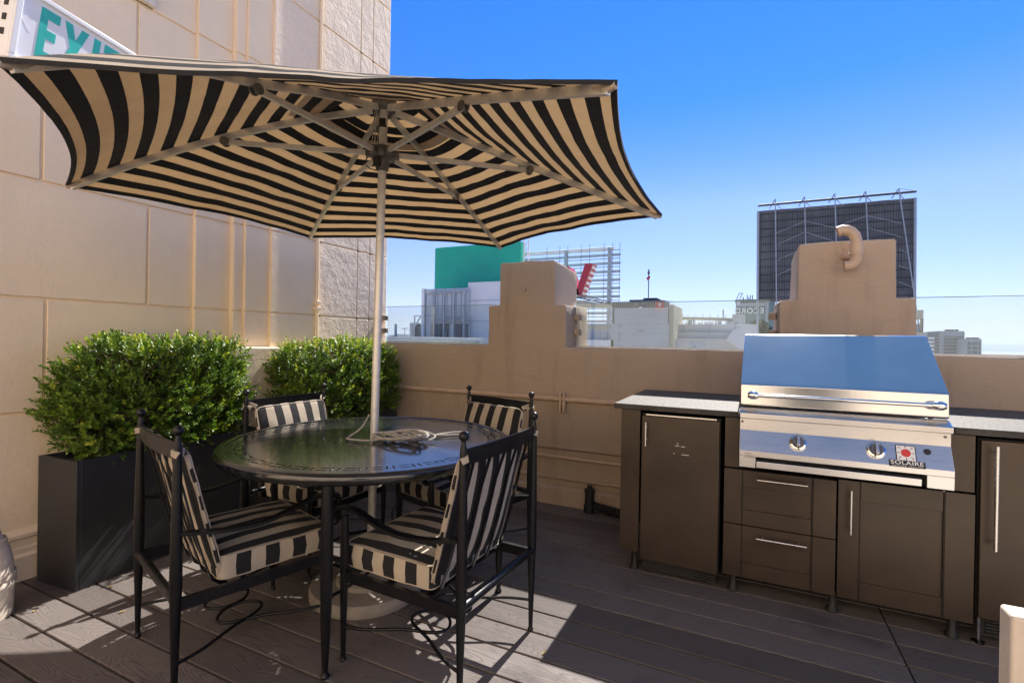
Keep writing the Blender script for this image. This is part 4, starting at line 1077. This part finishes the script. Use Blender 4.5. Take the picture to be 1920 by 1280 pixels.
# glass fronted pavilion
o, f = CE('building', 833, 56, 'glass fronted white rooftop pavilion left of the white block', 'building')
C('back_wall', (792, 876.5), (541, 640), 57.5, 6, MAT['screen_glass'], o, f, GZ)
C('corner_post', (790, 796), (541, 632), 56, .5, MAT['white_clad'], o, f, GZ)
x0, x1, z0, z1 = span(796, 876.5, 541, 632, 56)
for i in range(5):
    x = x0+(x1-x0)*i/4.35; bm = BM(); box(bm, x-.09-f[0], x+.09-f[0], -.05, .25, GZ-f[2], z1-f[2]); link('mullion', bm, MAT['steel_far'], o, 30)
for i in range(9):
    x = x0+(x1-x0)*(i+.5)/9; bm = BM(); box(bm, x-.025-f[0], x+.025-f[0], 1.40, 1.46, GZ-f[2], z1-.1-f[2]); link('panel_joint', bm, MAT['steel_far'], o, 0)
C('beam', (796, 876), (545, 549), 57.0, .3, MAT['steel_far'], o, f); C('beam', (796, 876), (590, 592), 56.1, .2, MAT['steel_far'], o, f)
C('canopy_band', (822, 876), (597, 603), 56.6, .4, MAT['steel_far'], o, f)
for a, b_ in ((812, 827), (831, 839), (854, 864), (869, 875.5)): C('window', (a, b_), (607, 632), 57.2, .25, MAT['blue_glass'], o, f)
for a, b_ in ((800, 808), (845, 851)): C('door', (a, b_), (608, 632), 57.1, .3, MAT['white_clad'], o, f)
o, f = CE('roof_terrace', 800, 50, 'low white roof terrace edge in front of glass pavilion', 'roof edge')
C('upstand', (640, 902), (631, 650), 50, 9, MAT['white_clad'], o, f, GZ)
C('roof_slab', (640, 845), (637.5, 652), 44, 5.9, MAT['beige_far'], o, f, GZ)
o, f = CE('rooftop_shed', 777, 60, 'small grey rooftop plant shed with steel frame left of pavilion', 'shed')
C('shed', (768, 774), (605, 632), 60, 2, MAT['steel_far'], o, f, GZ); C('shed_front', (774, 789), (609, 632), 60.5, 2, MAT['roof_dark'], o, f, GZ)
a, b_, c, d = span(777, 789, 592, 632, 60)
rod('frame', [((a, 60, c), (a, 60, d)), ((a, 60, d), (b_+.3, 60, d)), ((a+.1, 60, c+1.6), (b_, 60, d))], .12, MAT['white_clad'], o, f)
for i in range(7): C('louvre', (779, 789), (612+i*2.8, 613.2+i*2.8), 60.3, .15, MAT['steel_far'], o, f)
o, f = CE('post', 741, 55, 'short pale post standing on roof terrace beside building corner', 'post')
C('shaft', (739.5, 742.5), (607, 640), 55, .2, MAT['pale_far'], o, f); C('foot', (738.5, 743.5), (629, 640), 54.95, .3, MAT['pale_far'], o, f)
o, f = CE('street_lamp', 760, 90, 'thin double arm lamp above roof terrace left of plant shed', 'lamp')
a = atY(759, 616, 90); rod('pole', [((a.x, 90, GZ), (a.x, 90, a.z))], .08, MAT['steel_far'], o, f)
rod('arm', [((a.x-.9, 90, a.z), (a.x+.9, 90, a.z+.05))], .09, MAT['steel_far'], o, f)

# open steel screen sign with the red V
o, f = CE('sign_structure', 1070, 80, 'open steel lattice sign frame behind the left pillar', 'sign frame')
x0, x1, z0, z1 = span(978, 1162, 464, 600, 80)
zt = lambda x: z1-.55+.55*(x-x0)/(x1-x0)
for py in range(0, 9):
    z = z1-.9-py*(z1-z0-.6)/8.6
    bm = BM(); tube(bm, [(x0-f[0], 0, z-f[2]), (x1-f[0], 0, z-f[2])], .075, 6); link('rail', bm, MAT['steel_far'], o, 60)
    bm = BM(); box(bm, x0-f[0], x1-f[0], .25, .29, z-.95-f[2], z-.52-f[2]); link('slat', bm, MAT['steel_far'], o, 0)
for px_ in (986, 1025, 1049, 1064, 1089, 1105, 1132, 1148, 1161.5):
    x = atY(px_, 530, 80).x; rod('wire', [((x, 79.9, z0-.3), (x, 79.9, z1+.3))], .035, MAT['dark_steel'], o, f, 5)
for px_, wd in ((1060, .34), (1142, .36)):
    x = atY(px_, 530, 80.4).x; rod('column', [((x, 80.6, GZ), (x, 80.6, z1-.4))], wd, MAT['steel_far'], o, f, 12)
rod('top_beam', [((x0-1, 80.6, z1-.5), (x1-1.2, 80.6, z1-.5))], .28, MAT['white_clad'], o, f, 8)
o, f = CE('letter_sign', 1090, 62, 'red letter V sign standing on canopy right of the left pillar', 'sign')
def vx(px, py): q = atY(px+5, py, 62); return (q.x-f[0], q.z-f[2])
bm = BM(); prism(bm, [vx(1073, 553), vx(1084, 553), vx(1106, 494), vx(1092, 494)], 0, 2.2, 'y'); v1 = link('letter_stroke', bm, MAT['red'], o, 0)
bm = BM(); prism(bm, [vx(1073, 553), vx(1082, 553), vx(1062, 500), vx(1050, 500)], 0, 2.2, 'y'); link('letter_stroke', bm, MAT['red'], o, 0)
bm = BM()
q0, q1 = Vector((*vx(1085.2, 553), 0)), Vector((*vx(1107.2, 494), 0))
for i in range(6):
    a = q0.lerp(q1, (i+.15)/6); b_ = q0.lerp(q1, (i+.62)/6)
    bm2 = [(a.x-.1, .25, a.y), (a.x+.012, .25, a.y), (a.x+.012, 1.95, a.y), (a.x-.1, 1.95, a.y), (b_.x-.1, .25, b_.y), (b_.x+.012, .25, b_.y), (b_.x+.012, 1.95, b_.y), (b_.x-.1, 1.95, b_.y)]
    hexa(bm, bm2)
link('white_dash', bm, MAT['white_clad'], v1, 0)
o, f = CE('canopy', 1105, 62, 'pale projecting canopy with grid top carrying the red letter', 'canopy')
def cw(px, py, Y): q = atY(px, py, Y); return (q.x-f[0], Y-f[1], q.z-f[2])
bm = BM(); A = [cw(1060, 572, 61), cw(1075, 574, 61), cw(1150, 573.5, 61), cw(1150, 571.5, 61), cw(1098, 564, 61), cw(1060, 560, 61)]
prism(bm, [(p[0], p[2]) for p in A], -1, 2.5, 'y'); link('soffit', bm, MAT['beige_far'], o, 0)
seg = []
for i in range(10):
    t = i/9; a = Vector(cw(1078+70*t, 557+14*t, 61)); b_ = Vector(cw(1098+54*t, 553.5+16*t, 63)); seg.append((a, b_))
seg += [(Vector(cw(1078, 557, 61)), Vector(cw(1148, 571, 61))), (Vector(cw(1098, 553.5, 63)), Vector(cw(1152, 569.5, 63)))]
bm = BM()
for p, q in seg: tube(bm, [p, q], .06, 5)
link('grid', bm, MAT['dark_steel'], o, 60)
# low building under canopy, grey block with roof plant
o, f = CE('building', 1118, 47, 'low grey building with pipe under canopy beside left pillar', 'building')
C('block', (1060, 1150), (617, 650), 47, 8, MAT['grey_conc'], o, f, GZ); C('cornice', (1060, 1150), (606.5, 611), 46.8, .6, MAT['steel_far'], o, f); C('fascia', (1060, 1150), (611.2, 617), 47, 5, MAT['beige_far'], o, f)
C('lean_to', (1060, 1150), (637, 655), 44, 3, MAT['white_clad'], o, f, GZ); C('door', (1131, 1139), (623, 636), 46.9, .1, MAT['steel_far'], o, f)
o, f = CE('building', 1205, 44, 'plain grey concrete building with caged rooftop plant and a flag', 'building')
C('block', (1146, 1254), (577, 660), 44, 10, MAT['grey_conc'], o, f, GZ); C('side_block', (1254.2, 1263), (571, 608), 44.3, 6, MAT['beige_far'], o, f, GZ)
bx = C('roof_plant', (1148, 1186), (566, 576.5), 46, 3, MAT['roof_dark'], o, f); C('roof_plant', (1204, 1246), (563, 576.5), 46, 3, MAT['roof_dark'], o, f); C('roof_plant', (1180, 1236), (561.5, 572), 49, 3, MAT['roof_dark'], o, f); C('roof_plant', (1206, 1232), (558.5, 568), 51, 3, MAT['roof_dark'], o, f)
a, b_, c, d = span(1147, 1260, 564.5, 577, 44.2)
bars = [((a+(b_-a)*i/30, 44.2, c), (a+(b_-a)*i/30, 44.2, d)) for i in range(31)]+[((a, 44.2, d), (b_, 44.2, d))]
rod('roof_fence', bars, .014, MAT['steel_far'], o, f, 4)
C('downpipe', (1149, 1150.5), (577, 606), 43.9, .1, MAT['dark_steel'], o, f); C('downpipe', (1253, 1254), (577, 607), 43.9, .1, MAT['dark_steel'], o, f)
for (u0, u1, v0, v1) in ((1160, 1166, 606, 614), (1160, 1162, 620, 640), (1196, 1206, 618, 622)): C('vent', (u0, u1), (v0, v1), 43.95, .1, MAT['steel_far'], o, f)
for v0 in (590, 607, 625): C('pour_joint', (1146.5, 1253.5), (v0, v0+.7), 43.98, .05, MAT['steel_far'], o, f)
o, f = CE('rooftop_sign', 1237, 43.6, 'small red square sign with white ring logo on the grey roof', 'sign')
C('panel', (1229, 1244), (564.5, 576.5), 43.6, .2, MAT['red'], o, f)
a = atY(1237, 570.5, 43.59)
bm = BM(); disc(bm, (a.x-f[0], -.02, a.z-f[2]), .15, (0, 1, 0), .015, 24); lg_ = link('logo_disc', bm, MAT['white_flat'], o, 0)
for r1, mt_, q in ((.10, 'red', .03), (.055, 'white_flat', .04)):
    bm = BM(); disc(bm, (a.x-f[0], -q, a.z-f[2]), r1, (0, 1, 0), .012, 20); link('logo_ring', bm, MAT[mt_], lg_, 0)
o, f = CE('flagpole', 1216, 47, 'tall thin flagpole with red flag above the grey building', 'flagpole')
a, b_ = atY(1216.5, 560, 47), atY(1216.5, 507, 47); rod('pole', [((a.x, 47, GZ), (b_.x, 47, b_.z))], .045, MAT['dark_steel'], o, f); 
bm = BM(); ball(bm, (b_.x-f[0], 0, b_.z-f[2]), .09, 8); lathe(bm, [(.09, -.35), (.13, -.2), (.06, -.1)], b_.x-f[0], 0, 8, b_.z-f[2]); link('lantern', bm, MAT['dark_steel'], o)
q = [atY(x, y, 47) for x, y in ((1216.5, 516), (1212, 521), (1213.5, 526), (1217.5, 523), (1219.5, 521), (1218.5, 517))]
bm = BM(); prism(bm, [(p.x-f[0], p.z-f[2]) for p in q], -.06, .06, 'y'); bmesh.ops.subdivide_edges(bm, edges=bm.edges[:], cuts=2); wobble(bm, .09, 2.3); link('flag', bm, MAT['red'], o)
# pale building across the street
o, f = CE('building', 1310, 46, 'long pale tan building with setback roof across the street between the pillars', 'building')
C('upper_block', (1208, 1420), (607.5, 626), 48, 12, MAT['tan_conc'], o, f, GZ)
C('lower_block', (1200, 1420), (634.5, 660), 46, 1.98, MAT['tan_conc'], o, f, GZ)
C('shade_band', (1204, 1420), (623, 636), 47.4, .58, MAT['grey_conc'], o, f)  # grey slab proud of the upper block, coloured as its shadow band
C('rounded_duct', (1212, 1254), (590, 600), 47.3, 2, MAT['tan_conc'], o, f)
C('window', (1252, 1284), (640, 655), 45.95, .04, MAT['screen_glass'], o, f); C('window', (1293, 1322), (641, 655), 45.95, .04, MAT['screen_glass'], o, f)
C('window', (1300, 1306), (647, 653), 45.9, .04, MAT['steel_far'], o, f)
bm = BM(); a = [atY(x, y, 45.6) for x, y in ((1361, 638), (1374, 618), (1392, 612), (1420, 612), (1420, 656), (1388, 656), (1372, 644))]
prism(bm, [(p.x-f[0], p.z-f[2]) for p in a], -.4, 2.2, 'y'); link('curved_roof', bm, MAT['white_clad'], o, 0)
o, f = CE('duct_run', 1320, 52, 'pale pipe run and rooftop units along the top of tan building', 'pipe run')
a, b_ = atY(1262, 596, 52), atY(1375, 599, 52); rod('pipe', [((a.x, 52, a.z), (b_.x, 52, b_.z))], .17, MAT['beige_far'], o, f, 10)
for i in range(9):
    t = i/8; x = a.x+(b_.x-a.x)*t; rod('stanchion', [((x, 52.2, a.z-.7), (x, 52.2, a.z+.35))], .03, MAT['steel_far'], o, f, 5)
for (u0, u1, v0, v1) in ((1270, 1276, 601, 608), (1284, 1292, 603, 608), (1308, 1314, 604, 608), (1320, 1337, 603, 608), (1346, 1352, 602, 608), (1362, 1374, 602, 608)): C('roof_unit', (u0, u1), (v0, v1), 51, 1.2, MAT['steel_far'] if u0 % 4 else MAT['white_clad'], o, f)
rod('aerial', [((atY(1356, 595, 52).x, 52, atY(1356, 595, 52).z), (atY(1356, 581, 52).x, 52, atY(1356, 581, 52).z))], .07, MAT['steel_far'], o, f)
o, f = CE('rooftop_unit', 1345, 47, 'row of small grey vents and boxes along the tan building edge', 'rooftop unit')
for (u0, u1, v0, v1, mm_) in ((1290, 1296, 600, 607.4, 'grey_conc'), (1299, 1301, 597, 607.4, 'steel_far'), (1340, 1345, 601, 607.4, 'white_clad'), (1377, 1386, 598, 607.4, 'grey_conc'), (1392, 1395, 594, 607.4, 'steel_far')): C('unit', (u0, u1), (v0, v1), 48.6, .8, MAT[mm_], o, f)
for px_ in (1233, 1281, 1330, 1378): C('downpipe', (px_, px_+1.2), (608, 640), 47.93, .06, MAT['steel_far'], o, f)
# teal building with mirrored letters
o, f = CE('building', 1415, 95, 'teal grey building with large back to front white letters under billboard', 'building')
C('block', (1379, 1453), (566, 660), 95, 14, MAT['teal_glass'], o, f, GZ); C('parapet', (1378.5, 1420), (561.5, 566), 94.9, 12, MAT['roof_dark'], o, f)
C('band', (1388, 1434), (568, 574), 94.9, .1, MAT['steel_far'], o, f); C('pier', (1434, 1440), (566, 640), 94.8, .2, MAT['pale_far'], o, f, GZ)
C('green_plate', (1381, 1388), (565, 573), 94.8, .1, MAT['screen_glass'], o, f)
C('roof_hut', (1373, 1396), (589, 608), 80, 4, MAT['grey_conc'], o, f, GZ)
a = atY(1405, 583, 94.7); text_mesh('lettering', 'ECORD', 1.32, MAT['white_clad'], o, frame_of((a.x-f[0], -.35, a.z-f[2]), (1, 0, 0), (0, 0, 1)), .05, 1.18, .92, mirror=True, bold=.03)
a = atY(1381, 561, 95); b_ = atY(1386, 550, 95)
rod('roof_frame', [((a.x, 95, a.z), (a.x+.4, 95, b_.z)), ((a.x+.5, 95, a.z), (a.x+.95, 95, b_.z)), ((a.x+.4, 95, b_.z), (a.x+.95, 95, b_.z))], .06, MAT['dark_steel'], o, f, 5)
for x in (1393, 1400, 1403, 1406, 1410): C('roof_kit', (x, x+1.6), (557 if x % 2 else 553, 561.5), 96, .3, MAT['roof_dark'], o, f)
o, f = CE('tree', 1427, 70, 'round dark street tree seen through the glass left of grill hood', 'tree')
a = atY(1424, 612, 70); bm = BM(); rg2 = random.Random(3)
for i in range(2600):
    d = Vector((rg2.gauss(0, 1), rg2.gauss(0, 1), rg2.gauss(0, 1))).normalized(); d *= rg2.uniform(.55, 1)**.5*(1+.2*noise.noise(d*3))
    p = Vector((a.x-f[0]+d.x*1.5, d.y*1.5, a.z-1-f[2]+d.z*1.75)); e = Vector((rg2.gauss(0, 1), rg2.gauss(0, 1), rg2.gauss(0, 1))).normalized(); g = e.orthogonal().normalized()
    bm.faces.new([bm.verts.new(p+e*.16), bm.verts.new(p+g*.09), bm.verts.new(p-e*.16), bm.verts.new(p-g*.09)])
link('crown', bm, simple('dark_tree_leaf', (.03, .05, .035), .6, 0, .4, 2), o, 0)
rod('trunk', [((a.x, 70, GZ), (a.x, 70, a.z-1))], .18, MAT['bark'], o, f, 8)
# big billboard back
o, f = CE('billboard', 1568, 66, 'huge dark back of a billboard with truss behind the pillar by grill', 'billboard')
def bw(px, py, Y=66): q = atY(px, py, Y); return Vector((q.x-f[0], Y-f[1], q.z-f[2]))
C('support_block', (1405, 1725), (650, 700), 64, 14, MAT['grey_conc'], o, f, GZ)
bm = BM(); P = [bw(1419, 566), bw(1713, 560), bw(1716, 371), bw(1421, 396)]
Q = [p+Vector((0, .9, 0)) for p in P]
va = [bm.verts.new(p) for p in P]; vb = [bm.verts.new(p) for p in Q]
bm.faces.new(va); bm.faces.new(vb[::-1])
for i in range(4): bm.faces.new((va[i], vb[i], vb[(i+1) % 4], va[(i+1) % 4]))
bmesh.ops.recalc_face_normals(bm, faces=bm.faces[:]); subdiv(bm, 1.2); wobble(bm, .05, .6)
link('panel', bm, MAT['mesh_panel'], o, 0)
bm = BM()
for i in range(60):
    t = (i+.5)/60; p = P[3].lerp(P[2], t); q = P[0].lerp(P[1], t); s = rg2.uniform(.0, .06); e = rg2.uniform(.9, 1)
    tube(bm, [p.lerp(q, s)+Vector((0, -.10, 0)), p.lerp(q, e)+Vector((0, -.10, 0))], rg2.uniform(.012, .03), 4)
for i in range(12):
    t = (i+.5)/12; p = P[3].lerp(P[0], t); q = P[2].lerp(P[1], t); tube(bm, [p+Vector((0, -.14, 0)), q+Vector((0, -.14, rg2.uniform(-.1, .1)))], rg2.uniform(.03, .07), 4)
link('batten_grid', bm, MAT['roof_dark'], o, 60)
for px_ in (1421.5, 1715): 
    pt = bw(px_, 397 if px_ < 1500 else 372); pb = bw(px_-1.5, 652); bm = BM(); tube(bm, [pt+Vector((0, -.2, 0)), pb+Vector((0, -.2, 0))], .14, 8); link('edge_trim', bm, MAT['steel_far'], o, 60)
bm = BM(); tube(bm, [bw(1421, 389)+Vector((0, -.8, 0)), bw(1714, 363)+Vector((0, -.8, 0))], .13, 8); link('top_rail', bm, MAT['dark_steel'], o, 60)
for (a, b_, c, d, e, g) in ((1453, 377, 1456, 652, 1447, 382), (1507, 373, 1513, 652, 1501, 385), (1563, 367, 1571, 652, 1557, 380), (1620, 363, 1632, 652, 1613, 375), (1681, 358, 1722, 652, 1672, 372)):
    bm = BM(); tube(bm, [bw(a, b_)+Vector((0, -.9, 0)), bw(c, d)+Vector((0, -1.2, 0))], .065, 6)
    tube(bm, [bw(a, b_)+Vector((0, -.9, 0)), bw(a-10, b_+15)+Vector((0, -.2, 0))], .06, 5); tube(bm, [bw(a, b_+8)+Vector((0, -.9, 0)), bw(a+13, b_+16)+Vector((0, -.2, 0))], .05, 5)
    link('truss_post', bm, MAT['steel_far'], o, 60)
for (a, b_, c, d) in ((1455, 440, 1508, 418), (1508, 418, 1562, 430), (1455, 462, 1508, 438), (1508, 438, 1562, 455), (1565, 428, 1622, 408), (1622, 408, 1686, 422), (1622, 430, 1688, 448), (1456, 490, 1495, 473), (1456, 518, 1495, 500), (1681, 470, 1700, 478), (1681, 500, 1704, 508), (1681, 530, 1706, 540), (1681, 358, 1714, 363)):
    bm = BM(); tube(bm, [bw(a, b_)+Vector((0, -.9, 0)), bw(c, d)+Vector((0, -.9, 0))], .026, 5)
    link('brace', bm, MAT['steel_far'], o, 60)
# right of the pillar
o, f = CE('stair_tower', 1726, 40, 'narrow tan stair head with open windows right of grill pillar', 'stair tower')
C('cap', (1712, 1731.5), (581, 597.5), 40, 3, MAT['beige_far'], o, f); C('low_wall', (1712, 1731.5), (623, 660), 40, 3, MAT['beige_far'], o, f, GZ)
C('sill_band', (1712, 1728), (607, 623), 40.3, .3, MAT['steel_far'], o, f)
for a in (1727.5, 1730.6): C('post', (a, a+.9), (597.5, 623), 40.0, .3, MAT['beige_far'], o, f)
o, f = CE('tower_block', 1770, 520, 'distant blue glass office tower right of the grill hood', 'tower')
C('glass_block', (1738, 1808), (622.5, 700), 520, 60, MAT['blue_glass'], o, f, GZ)
C('crown', (1760, 1808), (620.5, 630), 519, 30, MAT['pale_far'], o, f)
for i in range(6): C('floor_band', (1739, 1808), (632+i*6.2, 633.4+i*6.2), 518.5, .6, MAT['pale_far'], o, f)
C('lift_core', (1761, 1769), (621, 700), 518, 3, MAT['pale_far'], o, f, GZ)
for i in range(5): C('balcony', (1742, 1752), (632+i*7, 636+i*7), 517, 2, MAT['white_clad'], o, f)
for x in (1775, 1781, 1786, 1794): C('roof_kit', (x, x+3.4), (617.5, 621), 530, 5, MAT['roof_dark'], o, f)
o, f = CE('tower_block', 1825, 520, 'distant pale grey tower with punched windows right of the blue tower', 'tower')
C('block', (1810, 1840), (635, 700), 500, 30, MAT['pale_far'], o, f, GZ); C('roof_kit', (1818, 1836), (632.5, 635), 505, 8, MAT['roof_dark'], o, f)
for i in range(4):
    for (u0, u1) in ((1814.5, 1820), (1823.5, 1832.5), (1835, 1839)): C('window', (u0, u1), (641+i*8.5, 647+i*8.5), 499.6, .3, MAT['blue_glass'], o, f)
for i, (px_, w_, t_) in enumerate(((734, 5, 634), (742, 7, 632), (755, 6, 633), (762, 9, 635), (728, 4, 635))):
    o, f = CE('far_building', px_, 1500+i*60, 'tiny hazy building on skyline by left corner', 'building', 'hazy skyline buildings')
    C('block', (px_-w_/2, px_+w_/2), (t_-6, 660), 1500+i*60, 60, MAT['pale_far'], o, f, GZ)
# city air
HZ = 1.1e-4
if HZ:
    bm = BM(); box(bm, -30000, 30000, -400, 30500, GZ-1.5, 190); hz = link('haze', bm, None, None, 0)
    m = bpy.data.materials.new('city_haze'); m.use_nodes = True; n = m.node_tree.nodes; n.remove(n['Principled BSDF'])
    v = n.new('ShaderNodeVolumePrincipled'); v.inputs['Color'].default_value = (.80, .88, .97, 1); v.inputs['Density'].default_value = HZ; v.inputs['Anisotropy'].default_value = .2
    m.node_tree.links.new(v.outputs[0], n['Material Output'].inputs['Volume']); hz.data.materials.clear(); hz.data.materials.append(m); tag(hz, kind='stuff')
